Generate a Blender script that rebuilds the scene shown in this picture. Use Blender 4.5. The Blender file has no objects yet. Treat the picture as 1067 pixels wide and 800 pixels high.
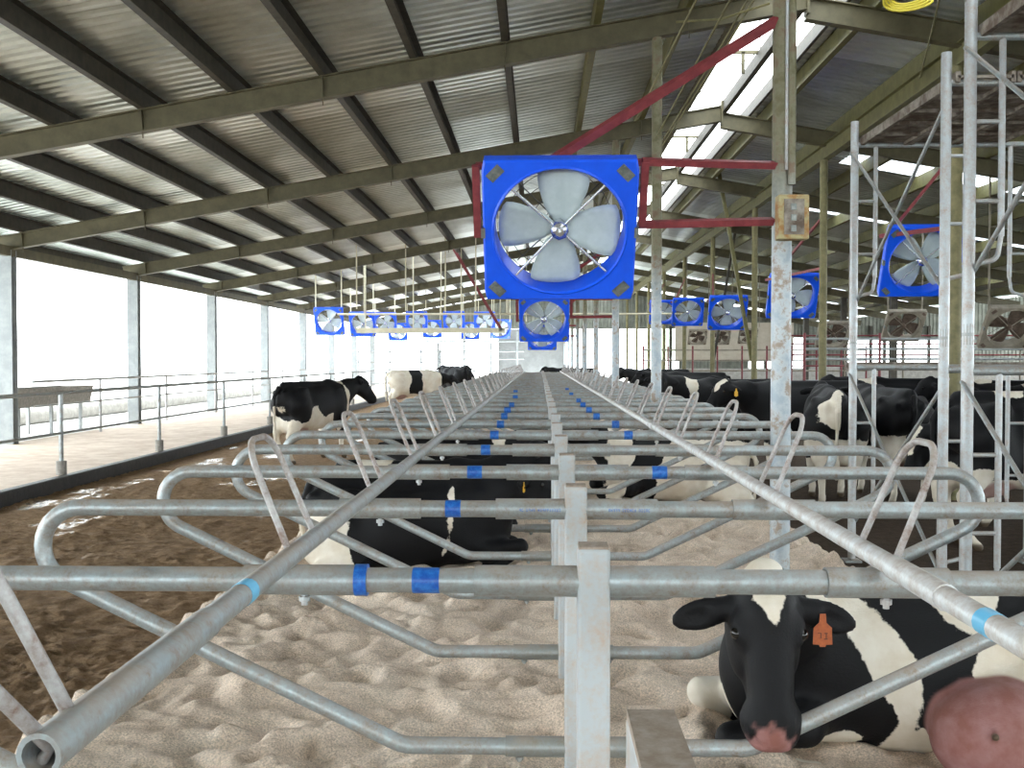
import bpy, bmesh, math, random
import numpy as np
from mathutils import Vector, Matrix, noise as mnoise

PI = math.pi
sc = bpy.context.scene
COL = sc.collection

# ------------------------------------------------------------------ camera
cam_d = bpy.data.cameras.new('camera'); cam = bpy.data.objects.new('camera', cam_d); COL.objects.link(cam)
cam_d.sensor_width = 36.0; cam_d.sensor_fit = 'HORIZONTAL'
cam_d.lens = 36.0 * 1080.0 / 1067.0
cam_d.clip_start = 0.05; cam_d.clip_end = 600
H = 1.75
cam.location = (0, 0, H)
cam.rotation_euler = (math.radians(90 - 1.38), 0, math.radians(1.51))
sc.camera = cam

# ------------------------------------------------------------------ light
sc.view_settings.view_transform = 'Standard'
sc.view_settings.look = 'None'
sc.view_settings.gamma = 1.0
sc.view_settings.use_curve_mapping = False
sc.view_settings.exposure = 1.75
world = bpy.data.worlds.new('world'); sc.world = world; world.use_nodes = True
bg = world.node_tree.nodes['Background']
bg.inputs[0].default_value = (0.90, 0.97, 1.0, 1); bg.inputs[1].default_value = 2.6

# ------------------------------------------------------------------ materials
def newmat(name):
    m = bpy.data.materials.new(name); m.use_nodes = True
    nt = m.node_tree; b = nt.nodes['Principled BSDF']
    return m, nt, b
def nd(nt, t, **kw):
    n = nt.nodes.new(t)
    for k, v in kw.items():
        if isinstance(k, str) and hasattr(n, k): setattr(n, k, v)
    return n
def noise_tex(nt, scale, detail=4, rough=.6, co=None, dist=0):
    n = nt.nodes.new('ShaderNodeTexNoise'); n.inputs['Scale'].default_value = scale
    n.inputs['Detail'].default_value = detail; n.inputs['Roughness'].default_value = rough
    n.inputs['Distortion'].default_value = dist
    if co is not None: nt.links.new(co, n.inputs['Vector'])
    return n
def ramp(nt, src, stops):
    r = nt.nodes.new('ShaderNodeValToRGB'); nt.links.new(src, r.inputs[0])
    el = r.color_ramp.elements
    el[0].position = stops[0][0]; el[0].color = (*stops[0][1], 1)
    el[1].position = stops[-1][0]; el[1].color = (*stops[-1][1], 1)
    for p, c in stops[1:-1]:
        e = el.new(p); e.color = (*c, 1)
    return r
def g3(v): return (v, v, v)
def geo_pos(nt):
    return nt.nodes.new('ShaderNodeNewGeometry').outputs['Position']
def mottled(name, c1, c2, scale=8, lo=.4, hi=.65, metal=0., rough=.6, bump=0., bscale=60, c3=None, world_co=True, spec=None):
    m, nt, b = newmat(name)
    co = geo_pos(nt) if world_co else nt.nodes.new('ShaderNodeTexCoord').outputs['Object']
    n = noise_tex(nt, scale, 6, .65, co)
    stops = [(lo, c1), (hi, c2)]
    if c3: stops = [(lo, c1), ((lo+hi)/2, c3), (hi, c2)]
    r = ramp(nt, n.outputs[0], stops)
    nt.links.new(r.outputs[0], b.inputs['Base Color'])
    b.inputs['Metallic'].default_value = metal; b.inputs['Roughness'].default_value = rough
    if spec is not None: b.inputs['Specular IOR Level'].default_value = spec
    if bump:
        n2 = noise_tex(nt, bscale, 5, .6, co); bp = nt.nodes.new('ShaderNodeBump')
        bp.inputs['Strength'].default_value = bump; bp.inputs['Distance'].default_value = .01
        nt.links.new(n2.outputs[0], bp.inputs['Height']); nt.links.new(bp.outputs[0], b.inputs['Normal'])
    return m
def plain(name, c, rough=.5, metal=0., **kw):
    m, nt, b = newmat(name)
    b.inputs['Base Color'].default_value = (*c, 1); b.inputs['Roughness'].default_value = rough
    b.inputs['Metallic'].default_value = metal
    return m

def galv_mat(name, base, dirt, amt, metal=.75, rough=.42):
    m, nt, b = newmat(name)
    co = geo_pos(nt)
    n1 = noise_tex(nt, 14, 8, .75, co); n2 = noise_tex(nt, 90, 3, .6, co)
    mixa = nt.nodes.new('ShaderNodeMath'); mixa.operation = 'MULTIPLY_ADD'
    nt.links.new(n2.outputs[0], mixa.inputs[0]); mixa.inputs[1].default_value = .35
    nt.links.new(n1.outputs[0], mixa.inputs[2])
    r = ramp(nt, mixa.outputs[0], [(0.62 - amt, base), (.80 - amt*.6, tuple((a+d)/2 for a, d in zip(base, dirt))), (.95 - amt*.6, dirt)])
    gn = nt.nodes.new('ShaderNodeNewGeometry'); sn = nt.nodes.new('ShaderNodeSeparateXYZ'); nt.links.new(gn.outputs['Normal'], sn.inputs[0])
    up_ = nt.nodes.new('ShaderNodeMapRange'); nt.links.new(sn.outputs[2], up_.inputs[0])
    up_.inputs[1].default_value = .35; up_.inputs[2].default_value = .95; up_.inputs[3].default_value = 0; up_.inputs[4].default_value = 1
    n4 = noise_tex(nt, 5, 5, .7, co); dm = nt.nodes.new('ShaderNodeMapRange'); nt.links.new(n4.outputs[0], dm.inputs[0])
    dm.inputs[1].default_value = .35; dm.inputs[2].default_value = .6; dm.inputs[3].default_value = .10; dm.inputs[4].default_value = .80
    du = nt.nodes.new('ShaderNodeMath'); du.operation = 'MULTIPLY'; nt.links.new(up_.outputs[0], du.inputs[0]); nt.links.new(dm.outputs[0], du.inputs[1])
    dx_ = nt.nodes.new('ShaderNodeMix'); dx_.data_type = 'RGBA'; nt.links.new(du.outputs[0], dx_.inputs[0]); nt.links.new(r.outputs[0], dx_.inputs[6]); dx_.inputs[7].default_value = (.34, .275, .22, 1)
    nt.links.new(dx_.outputs[2], b.inputs['Base Color'])
    rm = nt.nodes.new('ShaderNodeMapRange'); nt.links.new(mixa.outputs[0], rm.inputs[0])
    rm.inputs[1].default_value = .5; rm.inputs[2].default_value = .9; rm.inputs[3].default_value = metal; rm.inputs[4].default_value = .1
    ms = nt.nodes.new('ShaderNodeMath'); ms.operation = 'SUBTRACT'; ms.use_clamp = True; nt.links.new(rm.outputs[0], ms.inputs[0]); nt.links.new(du.outputs[0], ms.inputs[1])
    nt.links.new(ms.outputs[0], b.inputs['Metallic'])
    ra = nt.nodes.new('ShaderNodeMath'); ra.operation = 'MULTIPLY_ADD'; nt.links.new(du.outputs[0], ra.inputs[0]); ra.inputs[1].default_value = .4; ra.inputs[2].default_value = rough; ra.use_clamp = True
    nt.links.new(ra.outputs[0], b.inputs['Roughness'])
    return m
M = {}
M['galv'] = galv_mat('galvanized steel dusty', (.37, .43, .455), (.22, .155, .10), .085)
M['galv_b'] = galv_mat('galvanized steel pale', (.42, .46, .48), (.34, .24, .18), .04, .55)
M['galv_d'] = galv_mat('galvanized steel dull', (.30, .33, .33), (.22, .18, .13), .06, .7)
M['hoop'] = galv_mat('flaking hoop paint', (.44, .45, .45), (.17, .10, .07), .14, .4, .5)
M['rail_pale'] = galv_mat('pale worn rail paint', (.66, .69, .70), (.36, .26, .20), .03, .3, .5)
M['cladding'] = mottled('grey green cladding', (.16, .17, .14), (.25, .26, .22), 2, rough=.6)
M['post'] = galv_mat('galvanized square tube', (.44, .48, .50), (.45, .33, .24), .02, .4, .5)
M['whitepaint'] = mottled('pale grey paint', (.30, .32, .32), (.40, .42, .42), 6, rough=.6)
M['colpaint'] = mottled('grey column paint', (.27, .29, .295), (.34, .36, .36), 5, rough=.8, spec=.2)
M['tape'] = mottled('blue tape', (.006, .085, .44), (.03, .20, .62), 60, rough=.35)
M['tape_l'] = plain('light blue tape', (.12, .45, .70), .4)
M['dusttop'] = mottled('dust caked cap', (.26, .20, .155), (.36, .30, .25), 50, rough=.95)
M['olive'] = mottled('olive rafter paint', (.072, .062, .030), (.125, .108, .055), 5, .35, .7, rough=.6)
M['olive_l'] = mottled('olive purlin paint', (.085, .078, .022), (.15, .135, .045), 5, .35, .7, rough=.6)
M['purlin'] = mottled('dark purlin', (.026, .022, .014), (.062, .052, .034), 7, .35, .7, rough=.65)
M['olivecol'] = mottled('mossy column paint', (.12, .11, .045), (.22, .19, .085), 9, .35, .7, rough=.6)
M['redpaint'] = mottled('red oxide paint', (.16, .022, .028), (.24, .04, .045), 12, rough=.55)
M['blue'] = mottled('blue plastic housing', (.003, .085, .78), (.004, .105, .88), 4, rough=.38)
M['blade'] = mottled('fan blade grey', (.42, .50, .52), (.50, .58, .60), 8, rough=.4)
M['plate'] = mottled('grey steel plate', (.16, .18, .17), (.26, .27, .25), 30, metal=.5, rough=.45)
M['chrome'] = plain('bright steel', (.7, .72, .74), .25, .9)
M['wire'] = plain('dark wire', (.05, .05, .045), .5, .4)
M['dusty'] = mottled('dust covered fan', (.24, .21, .16), (.34, .30, .24), 6, rough=.9)
M['dusty_d'] = mottled('dust covered fan blade', (.10, .07, .05), (.18, .13, .10), 10, rough=.9)
M['white'] = mottled('white wall paint', (.17, .175, .17), (.23, .235, .23), 2, rough=.8)
M['cream'] = mottled('cream pipe paint', (.62, .58, .42), (.72, .68, .52), 6, rough=.6)
M['beige'] = mottled('beige board', (.48, .42, .33), (.56, .50, .40), 3, rough=.8)
M['concrete'] = mottled('concrete', (.36, .34, .31), (.50, .48, .44), 5, rough=.9, bump=.4)
M['footing'] = mottled('concrete footing', (.22, .21, .19), (.33, .31, .28), 15, rough=.9)
M['kerb'] = mottled('wet shaded black kerb', (.012, .012, .013), (.03, .028, .026), 9, rough=.55, bump=.4, bscale=30)  # black from wetness plus shade on its alley side put into the colour
M['eye'] = plain('eye', (.01, .008, .006), .08)
M['tag_o'] = mottled('orange ear tag', (.42, .10, .02), (.32, .065, .012), 60, rough=.5, world_co=True)
M['tag_y'] = plain('yellow ear tag', (.75, .42, .03), .5)
M['ink'] = plain('tag ink', (.12, .03, .01), .6)
M['rusty'] = mottled('rusty plank', (.10, .07, .05), (.30, .27, .23), 9, .4, .65, rough=.8)
M['box_y'] = mottled('rusted yellow box', (.30, .13, .03), (.38, .33, .17), 14, .4, .6, rough=.7)
M['yellow'] = plain('yellow rope', (.6, .5, .05), .6)

# column paint with peeling blotches: olive above, grey-blue below
def column_mat():
    m, nt, b = newmat('weathered column'); co = geo_pos(nt)
    n = noise_tex(nt, 7, 8, .7, co)
    hi = ramp(nt, n.outputs[0], [(.38, (.115, .105, .05)), (.5, (.17, .16, .10)), (.62, (.15, .10, .06))])
    lo = ramp(nt, n.outputs[0], [(.40, (.34, .40, .45)), (.52, (.46, .50, .52)), (.60, (.30, .24, .19))])
    s = nt.nodes.new('ShaderNodeSeparateXYZ'); nt.links.new(co, s.inputs[0])
    mr = nt.nodes.new('ShaderNodeMapRange'); nt.links.new(s.outputs[2], mr.inputs[0])
    mr.inputs[1].default_value = 2.35; mr.inputs[2].default_value = 3.1
    mx = nt.nodes.new('ShaderNodeMix'); mx.data_type = 'RGBA'
    nt.links.new(mr.outputs[0], mx.inputs[0]); nt.links.new(lo.outputs[0], mx.inputs[6]); nt.links.new(hi.outputs[0], mx.inputs[7])
    nt.links.new(mx.outputs[2], b.inputs['Base Color']); b.inputs['Roughness'].default_value = .55; b.inputs['Metallic'].default_value = .2
    return m
M['column'] = column_mat()

# roof sheet: weathered galvanised metal, reflections painted in as brighter bands per bay
def sheet_mat():
    m, nt, b = newmat('roof sheet'); co = geo_pos(nt)
    n = noise_tex(nt, 1.2, 6, .65, co)
    r = ramp(nt, n.outputs[0], [(.3, (.46, .50, .455)), (.55, (.61, .655, .61)), (.75, (.71, .76, .73))])
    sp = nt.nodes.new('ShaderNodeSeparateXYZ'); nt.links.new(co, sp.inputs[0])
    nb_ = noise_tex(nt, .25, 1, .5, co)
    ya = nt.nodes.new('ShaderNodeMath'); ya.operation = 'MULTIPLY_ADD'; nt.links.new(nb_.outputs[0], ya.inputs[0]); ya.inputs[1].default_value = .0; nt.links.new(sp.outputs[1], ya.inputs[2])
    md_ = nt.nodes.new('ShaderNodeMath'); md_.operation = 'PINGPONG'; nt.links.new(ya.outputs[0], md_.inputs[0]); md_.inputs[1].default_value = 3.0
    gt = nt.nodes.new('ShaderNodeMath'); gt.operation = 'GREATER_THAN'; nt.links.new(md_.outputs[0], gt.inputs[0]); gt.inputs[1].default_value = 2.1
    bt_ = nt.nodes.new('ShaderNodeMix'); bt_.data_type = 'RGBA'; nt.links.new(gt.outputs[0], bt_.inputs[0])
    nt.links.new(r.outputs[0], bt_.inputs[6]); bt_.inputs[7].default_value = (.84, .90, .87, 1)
    nt.links.new(bt_.outputs[2], b.inputs['Base Color'])
    b.inputs['Metallic'].default_value = .78
    n2 = noise_tex(nt, 3, 3, .5, co)
    mr = nt.nodes.new('ShaderNodeMapRange'); nt.links.new(n2.outputs[0], mr.inputs[0])
    mr.inputs[3].default_value = .24; mr.inputs[4].default_value = .42
    nt.links.new(mr.outputs[0], b.inputs['Roughness'])
    return m
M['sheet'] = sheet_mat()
def translucent_mat():
    m, nt, b = newmat('translucent roof panel')
    b.inputs['Base Color'].default_value = (.9, .93, .95, 1); b.inputs['Roughness'].default_value = .5
    t = nt.nodes.new('ShaderNodeBsdfTranslucent'); t.inputs[0].default_value = (.95, .97, 1, 1)
    mx = nt.nodes.new('ShaderNodeMixShader'); mx.inputs[0].default_value = .85
    out = nt.nodes['Material Output']
    nt.links.new(b.outputs[0], mx.inputs[1]); nt.links.new(t.outputs[0], mx.inputs[2]); nt.links.new(mx.outputs[0], out.inputs[0])
    return m
M['trans'] = translucent_mat()

def sand_mat():
    m, nt, b = newmat('bedding sand'); co = geo_pos(nt)
    n = noise_tex(nt, 3, 6, .7, co)
    r = ramp(nt, n.outputs[0], [(.3, (.58, .46, .36)), (.5, (.72, .59, .475)), (.7, (.82, .70, .585))])
    n3 = noise_tex(nt, 120, 3, .7, co)
    r3 = ramp(nt, n3.outputs[0], [(.35, g3(.62)), (.65, g3(1.25))])
    mx = nt.nodes.new('ShaderNodeMix'); mx.data_type = 'RGBA'; mx.blend_type = 'MULTIPLY'; mx.inputs[0].default_value = 1
    nt.links.new(r.outputs[0], mx.inputs[6]); nt.links.new(r3.outputs[0], mx.inputs[7])
    nt.links.new(mx.outputs[2], b.inputs['Base Color']); b.inputs['Roughness'].default_value = .95
    b.inputs['Specular IOR Level'].default_value = .1
    n2 = noise_tex(nt, 45, 6, .7, co); bp = nt.nodes.new('ShaderNodeBump')
    bp.inputs['Strength'].default_value = .6; bp.inputs['Distance'].default_value = .014
    nt.links.new(n2.outputs[0], bp.inputs['Height']); nt.links.new(bp.outputs[0], b.inputs['Normal'])
    return m
M['sand'] = sand_mat()
def muck_mat(name, dark, lite, wet=.5):
    m, nt, b = newmat(name); co = geo_pos(nt)
    n = noise_tex(nt, 9, 10, .8, co)
    r = ramp(nt, n.outputs[0], [(.3, dark), (.5, tuple((a*.55+c*.45) for a, c in zip(dark, lite))), (.72, lite)])
    nt.links.new(r.outputs[0], b.inputs['Base Color'])
    mp = nt.nodes.new('ShaderNodeMapping'); nt.links.new(co, mp.inputs[0]); mp.inputs['Scale'].default_value = (1.1, .55, 1)
    w = noise_tex(nt, 1.0, 5, .62, mp.outputs[0])
    mr = nt.nodes.new('ShaderNodeMapRange'); nt.links.new(w.outputs[0], mr.inputs[0])
    mr.inputs[1].default_value = wet; mr.inputs[2].default_value = wet + .05
    mr.inputs[3].default_value = .92; mr.inputs[4].default_value = .10
    sr = nt.nodes.new('ShaderNodeMapRange'); nt.links.new(w.outputs[0], sr.inputs[0]); sr.inputs[1].default_value = wet; sr.inputs[2].default_value = wet+.05; sr.inputs[3].default_value = .12; sr.inputs[4].default_value = .6
    nt.links.new(sr.outputs[0], b.inputs['Specular IOR Level'])
    nt.links.new(mr.outputs[0], b.inputs['Roughness'])
    n2 = noise_tex(nt, 34, 8, .8, co); bp = nt.nodes.new('ShaderNodeBump')
    mr2 = nt.nodes.new('ShaderNodeMapRange'); nt.links.new(w.outputs[0], mr2.inputs[0])
    mr2.inputs[1].default_value = wet; mr2.inputs[2].default_value = wet + .06
    mr2.inputs[3].default_value = .9; mr2.inputs[4].default_value = .12
    nt.links.new(mr2.outputs[0], bp.inputs['Strength']); bp.inputs['Distance'].default_value = .09
    nt.links.new(n2.outputs[0], bp.inputs['Height']); nt.links.new(bp.outputs[0], b.inputs['Normal'])
    return m
M['muck'] = muck_mat('wet manure floor', (.15, .085, .042), (.62, .42, .25), .57)
M['muck_r'] = muck_mat('dark alley floor', (.05, .035, .024), (.14, .095, .065), .70)
M['walk'] = mottled('tan dirt walkway', (.50, .38, .29), (.68, .57, .47), 3, .35, .65, rough=.9, bump=.6, bscale=12)
M['yard'] = mottled('pale yard concrete', (.70, .69, .66), (.80, .79, .77), 1, rough=.9)
M['farmgreen'] = mottled('distant foliage', (.35, .45, .32), (.5, .6, .45), 3, rough=.9)

def hide_mat(name, black=(.0045, .0045, .0055), white=(.74, .69, .60), pink=(.30, .155, .15)):
    m, nt, b = newmat(name)
    co = nt.nodes.new('ShaderNodeTexCoord').outputs['Object']
    def at(n):
        a = nt.nodes.new('ShaderNodeAttribute'); a.attribute_name = n; return a.outputs['Fac']
    n = noise_tex(nt, 22, 4, .6, co)
    ad = nt.nodes.new('ShaderNodeMath'); ad.operation = 'MULTIPLY_ADD'
    nt.links.new(n.outputs[0], ad.inputs[0]); ad.inputs[1].default_value = .05; nt.links.new(at('w'), ad.inputs[2])
    mr = nt.nodes.new('ShaderNodeMapRange'); nt.links.new(ad.outputs[0], mr.inputs[0])
    mr.inputs[1].default_value = .021; mr.inputs[2].default_value = .029
    dn = noise_tex(nt, 5, 5, .6, co)
    wr = ramp(nt, dn.outputs[0], [(.35, white), (.7, tuple(a*f for a, f in zip(white, (.82, .76, .68))))])
    m1 = nt.nodes.new('ShaderNodeMix'); m1.data_type = 'RGBA'
    nt.links.new(mr.outputs[0], m1.inputs[0]); m1.inputs[6].default_value = (*black, 1); nt.links.new(wr.outputs[0], m1.inputs[7])
    pn = noise_tex(nt, 9, 4, .6, co)
    pr = ramp(nt, pn.outputs[0], [(.35, pink), (.65, tuple(a*f for a, f in zip(pink, (.75, .6, .5))))])
    m2 = nt.nodes.new('ShaderNodeMix'); m2.data_type = 'RGBA'
    nt.links.new(at('pink'), m2.inputs[0]); nt.links.new(m1.outputs[2], m2.inputs[6]); nt.links.new(pr.outputs[0], m2.inputs[7])
    m3 = nt.nodes.new('ShaderNodeMix'); m3.data_type = 'RGBA'
    nt.links.new(at('hoof'), m3.inputs[0]); nt.links.new(m2.outputs[2], m3.inputs[6]); m3.inputs[7].default_value = (.10, .07, .045, 1)
    nt.links.new(m3.outputs[2], b.inputs['Base Color'])
    b.inputs['Roughness'].default_value = .6; b.inputs['Specular IOR Level'].default_value = .22
    hn = nt.nodes.new('ShaderNodeMapping'); hn.inputs['Scale'].default_value = (40, 160, 60); nt.links.new(co, hn.inputs[0])
    h = noise_tex(nt, 1.5, 4, .6, hn.outputs[0]); bp = nt.nodes.new('ShaderNodeBump')
    bp.inputs['Strength'].default_value = .35; bp.inputs['Distance'].default_value = .006
    nt.links.new(h.outputs[0], bp.inputs['Height']); nt.links.new(bp.outputs[0], b.inputs['Normal'])
    return m
M['hide'] = hide_mat('holstein hide')

# ------------------------------------------------------------------ helpers
def tag(o, label=None, cat=None, group=None, kind=None):
    if label: o['label'] = label
    if cat: o['category'] = cat
    if group: o['group'] = group
    if kind: o['kind'] = kind
    return o
def empty(name, loc=(0, 0, 0), rz=0):
    o = bpy.data.objects.new(name, None); COL.objects.link(o); o.location = loc; o.rotation_euler = (0, 0, rz)
    o.empty_display_size = .1
    return o
def mesh_obj(name, verts, faces, mat, parent=None, smooth=False, mats=None):
    me = bpy.data.meshes.new(name); me.from_pydata(verts, [], faces)
    if smooth: me.polygons.foreach_set('use_smooth', [True]*len(me.polygons))
    if isinstance(mat, str): mat = M[mat]
    me.materials.append(mat); me.update()
    o = bpy.data.objects.new(name, me); COL.objects.link(o)
    if parent: o.parent = parent
    return o
class MB:
    def __init__(s): s.v = []; s.f = []; s.sm = []
    def add(s, v, f, smooth=False):
        n = len(s.v); s.v += [tuple(p) for p in v]; s.f += [tuple(i+n for i in q) for q in f]; s.sm += [smooth]*len(f)
    def box(s, lo, hi):
        x0, y0, z0 = lo; x1, y1, z1 = hi
        s.add([(x0,y0,z0),(x1,y0,z0),(x1,y1,z0),(x0,y1,z0),(x0,y0,z1),(x1,y0,z1),(x1,y1,z1),(x0,y1,z1)],
              [(0,3,2,1),(4,5,6,7),(0,1,5,4),(1,2,6,5),(2,3,7,6),(3,0,4,7)])
    def bar(s, a, b, w, h, up=(0, 0, 1)):
        a, b = Vector(a), Vector(b); d = (b-a).normalized(); up = Vector(up)
        if abs(d.dot(up)) > .99: up = Vector((0, 1, 0))
        sx = d.cross(up).normalized(); sz = sx.cross(d).normalized()
        v = []
        for p in (a, b):
            for i, j in ((-1,-1),(1,-1),(1,1),(-1,1)): v.append(p + sx*(w/2*i) + sz*(h/2*j))
        s.add(v, [(0,1,2,3)[::-1],(4,5,6,7),(0,1,5,4),(1,2,6,5),(2,3,7,6),(3,0,4,7)])
    def prof(s, a, b, pts, up=(0, 0, 1)):          # extrude a closed 2-D profile (side, up) from a to b
        a, b = Vector(a), Vector(b); d = (b-a).normalized(); up = Vector(up)
        sx = d.cross(up).normalized(); sz = sx.cross(d).normalized(); n = len(pts)
        v = [a + sx*x + sz*z for x, z in pts] + [b + sx*x + sz*z for x, z in pts]
        s.add(v, [(i, (i+1) % n, n+(i+1) % n, n+i) for i in range(n)] + [tuple(range(n))[::-1], tuple(range(n, 2*n))])
    def tube(s, pts, r, seg=14, caps=True, hollow=False):
        pts = [Vector(p) for p in pts]; n = len(pts)
        rs = r if isinstance(r, (list, tuple)) else [r]*n
        T = []
        for i in range(n):
            a = pts[max(i-1, 0)]; b = pts[min(i+1, n-1)]; T.append((b-a).normalized())
        up = Vector((0, 1, 0)) if abs(T[0].y) < .9 else Vector((0, 0, 1))
        nx = T[0].cross(up).normalized(); v = []
        for i in range(n):
            nx = (nx - T[i]*nx.dot(T[i])).normalized(); ny = T[i].cross(nx)
            for k in range(seg):
                t = 2*PI*k/seg; v.append(pts[i] + (nx*math.cos(t) + ny*math.sin(t))*rs[i])
        f = [(i*seg+k, i*seg+(k+1) % seg, (i+1)*seg+(k+1) % seg, (i+1)*seg+k) for i in range(n-1) for k in range(seg)]
        s.add(v, f, True)
        if caps and not hollow: s.add([v[k] for k in range(seg)], [tuple(range(seg))[::-1]]); s.add([v[(n-1)*seg+k] for k in range(seg)], [tuple(range(seg))])
        if hollow:     # open pipe: inner wall and rims
            w = []
            for i in range(n):
                for k in range(seg):
                    p = v[i*seg+k]; w.append(pts[i] + (p-pts[i])*.86)
            s.add(w, [tuple(reversed(q)) for q in f], True)
            for i in (0, n-1):
                s.add([v[i*seg+k] for k in range(seg)] + [w[i*seg+k] for k in range(seg)], [(k, (k+1) % seg, seg+(k+1) % seg, seg+k) for k in range(seg)])
    def build(s, name, mat, parent=None, bevel=0):
        me = bpy.data.meshes.new(name); me.from_pydata([tuple(p) for p in s.v], [], s.f)
        me.polygons.foreach_set('use_smooth', s.sm)
        me.materials.append(M[mat] if isinstance(mat, str) else mat); me.update()
        bm = bmesh.new(); bm.from_mesh(me); bmesh.ops.recalc_face_normals(bm, faces=bm.faces); bm.to_mesh(me); bm.free()
        o = bpy.data.objects.new(name, me); COL.objects.link(o)
        if parent: o.parent = parent
        if bevel:
            md = o.modifiers.new('bevel', 'BEVEL'); md.width = bevel; md.segments = 2; md.limit_method = 'ANGLE'
        return o
def fillet(pts, rad, n=8):
    pts = [Vector(p) for p in pts]; out = [pts[0]]
    rr = rad if isinstance(rad, (list, tuple)) else [rad]*(len(pts)-2)
    for i in range(1, len(pts)-1):
        p = pts[i]; a = (pts[i-1]-p).normalized(); b = (pts[i+1]-p).normalized()
        ang = a.angle(b); t = rr[i-1]/math.tan(ang/2)
        c = p + (a+b).normalized()*(rr[i-1]/math.sin(ang/2))
        s = p + a*t; e = p + b*t; u = (s-c); w = (e-c); tot = u.angle(w); ax = u.cross(w).normalized()
        for k in range(n+1): out.append(c + Matrix.Rotation(tot*k/n, 3, ax) @ u)
    out.append(pts[-1]); return out
def copy_tree(o, parent=None):
    c = o.copy(); COL.objects.link(c); c.parent = parent
    for ch in list(o.children): copy_tree(ch, c)
    return c
ORD = ['first','second','third','fourth','fifth','sixth','seventh','eighth','ninth','tenth','eleventh','twelfth','thirteenth','fourteenth','fifteenth','sixteenth','seventeenth','eighteenth','nineteenth','twentieth']
def ordn(i):
    if i < 20: return ORD[i]
    t, u = divmod(i+1, 10); tens = {2: 'twent', 3: 'thirt', 4: 'fort'}[t]
    return tens + 'ieth' if u == 0 else tens + 'y-' + ORD[u-1]

# ------------------------------------------------------------------ setting: ground levels
YE = 62.0           # far end of the barn
def terrain(name, x0, x1, y0, y1, dx, dy, zf, mat, kind='structure', label=None, cat=None):
    nx = int(round((x1-x0)/dx))+1; ny = int(round((y1-y0)/dy))+1
    v = []
    for j in range(ny):
        y = y0+(y1-y0)*j/(ny-1)
        for i in range(nx):
            x = x0+(x1-x0)*i/(nx-1); v.append((x, y, zf(x, y)))
    f = [(j*nx+i, j*nx+i+1, (j+1)*nx+i+1, (j+1)*nx+i) for j in range(ny-1) for i in range(nx-1)]
    o = mesh_obj(name, v, f, mat, smooth=True); tag(o, label, cat, kind=kind); return o
nz = mnoise.noise
random.seed(4)
pits = []
for _ in range(900):
    pits.append((random.uniform(-2.1, 2.3), random.uniform(1.0, 11.0), random.uniform(.05, .13), random.uniform(.02, .075)))
pg = {}
for p in pits:
    for a in (-1, 0, 1):
        for b in (-1, 0, 1): pg.setdefault((int(p[0]//.4)+a, int(p[1]//.4)+b), []).append(p)
BX0, BX1 = -2.12, 2.30
def bed_z(x, y):
    h = .20 + .055*nz(Vector((x*1.1, y*1.1, 0))) + .05*nz(Vector((x*2.6+5, y*2.9, 3))) + .035*abs(nz(Vector((x*5.2, y*6.2, 7))))
    h += .022*nz(Vector((x*11, y*12, 1)))
    for px, py, pr, pd in pg.get((int(x//.4), int(y//.4)), ()):
        d2 = ((x-px)**2+(y-py)**2)/(pr*pr)
        if d2 < 6: h += -.8*pd*math.exp(-d2) + pd*.35*math.exp(-(math.sqrt(d2)-1.35)**2*3)
    e = min(x-BX0, BX1-x)
    if e < .30: h += .045*math.exp(-((e-.1)/.08)**2)*(1+.8*nz(Vector((x*3, y*9, 5))))
    if e < .08: h *= max(0., e/.08)**.5
    return h
tag(terrain('sand_bed', BX0, BX1, .6, 9.66, .025, .027, bed_z, 'sand'), 'pale sand bedding full of hoof prints in the near stalls', 'sand', kind='structure')
tag(terrain('sand_bed', BX0, BX1, 9.5, 42.0, .07, .09, bed_z, 'sand'), 'pale sand bedding under the far stall dividers', 'sand', kind='structure')
def muck_z(x, y): return .015*nz(Vector((x*2.3, y*2.3, 0))) + .026*max(-.1, nz(Vector((x*7, y*7, 4)))) + .036*abs(nz(Vector((x*13, y*13, 9))))*max(0, .6+nz(Vector((x*.8, y*.8, 2)))) + .012*nz(Vector((x*30, y*30, 9)))
tag(terrain('floor', -4.2, BX0+.02, 1.0, 6.1, .018, .022, muck_z, 'muck'), 'lumpy brown manure floor nearest the first stalls', 'floor', kind='structure')
tag(terrain('floor', -6.32, BX0+.02, 6.0, 16.0, .035, .04, muck_z, 'muck'), 'brown manure covered alley floor with wet shiny puddles', 'floor', kind='structure')
tag(terrain('floor', -6.32, BX0+.02, 16.0, YE+4, .3, .5, lambda x, y: 0., 'muck'), 'far stretch of the brown manure covered alley floor', 'floor', kind='structure')
tag(terrain('floor', BX1-.02, 32, -6, YE+4, .4, .5, lambda x, y: 0., 'muck_r'), 'dark brown alley floor under the standing cows', 'floor', kind='structure')
tag(terrain('floor', -6.32, -4.15, 1.0, 6.1, .05, .05, muck_z, 'muck'), 'brown manure floor by the kerb in the lower left', 'floor', kind='structure')
mb = MB(); mb.box((-6.32, -6, -.3), (-2.1, 1.0, -.005)); tag(mb.build('floor', 'muck'), 'brown alley floor beside the nearest stall', 'floor', kind='structure')
mb = MB(); mb.box((BX0, -6, -.3), (BX1, .6, .19)); tag(mb.build('floor', 'sand'), 'sand bed below the camera', 'floor', kind='structure')
mb = MB(); mb.box((-9.9, -6, -.2), (-6.4, YE+4, .17)); tag(mb.build('walkway', 'walk'), 'pale tan dirt walkway behind the black kerb', 'walkway', kind='structure')
mb = MB(); mb.box((-6.46, -6, -.1), (-6.32, YE+4, .185)); tag(mb.build('kerb', 'kerb', bevel=.02), 'low black kerb along the left edge of the manure alley', 'kerb', kind='structure')
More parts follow.
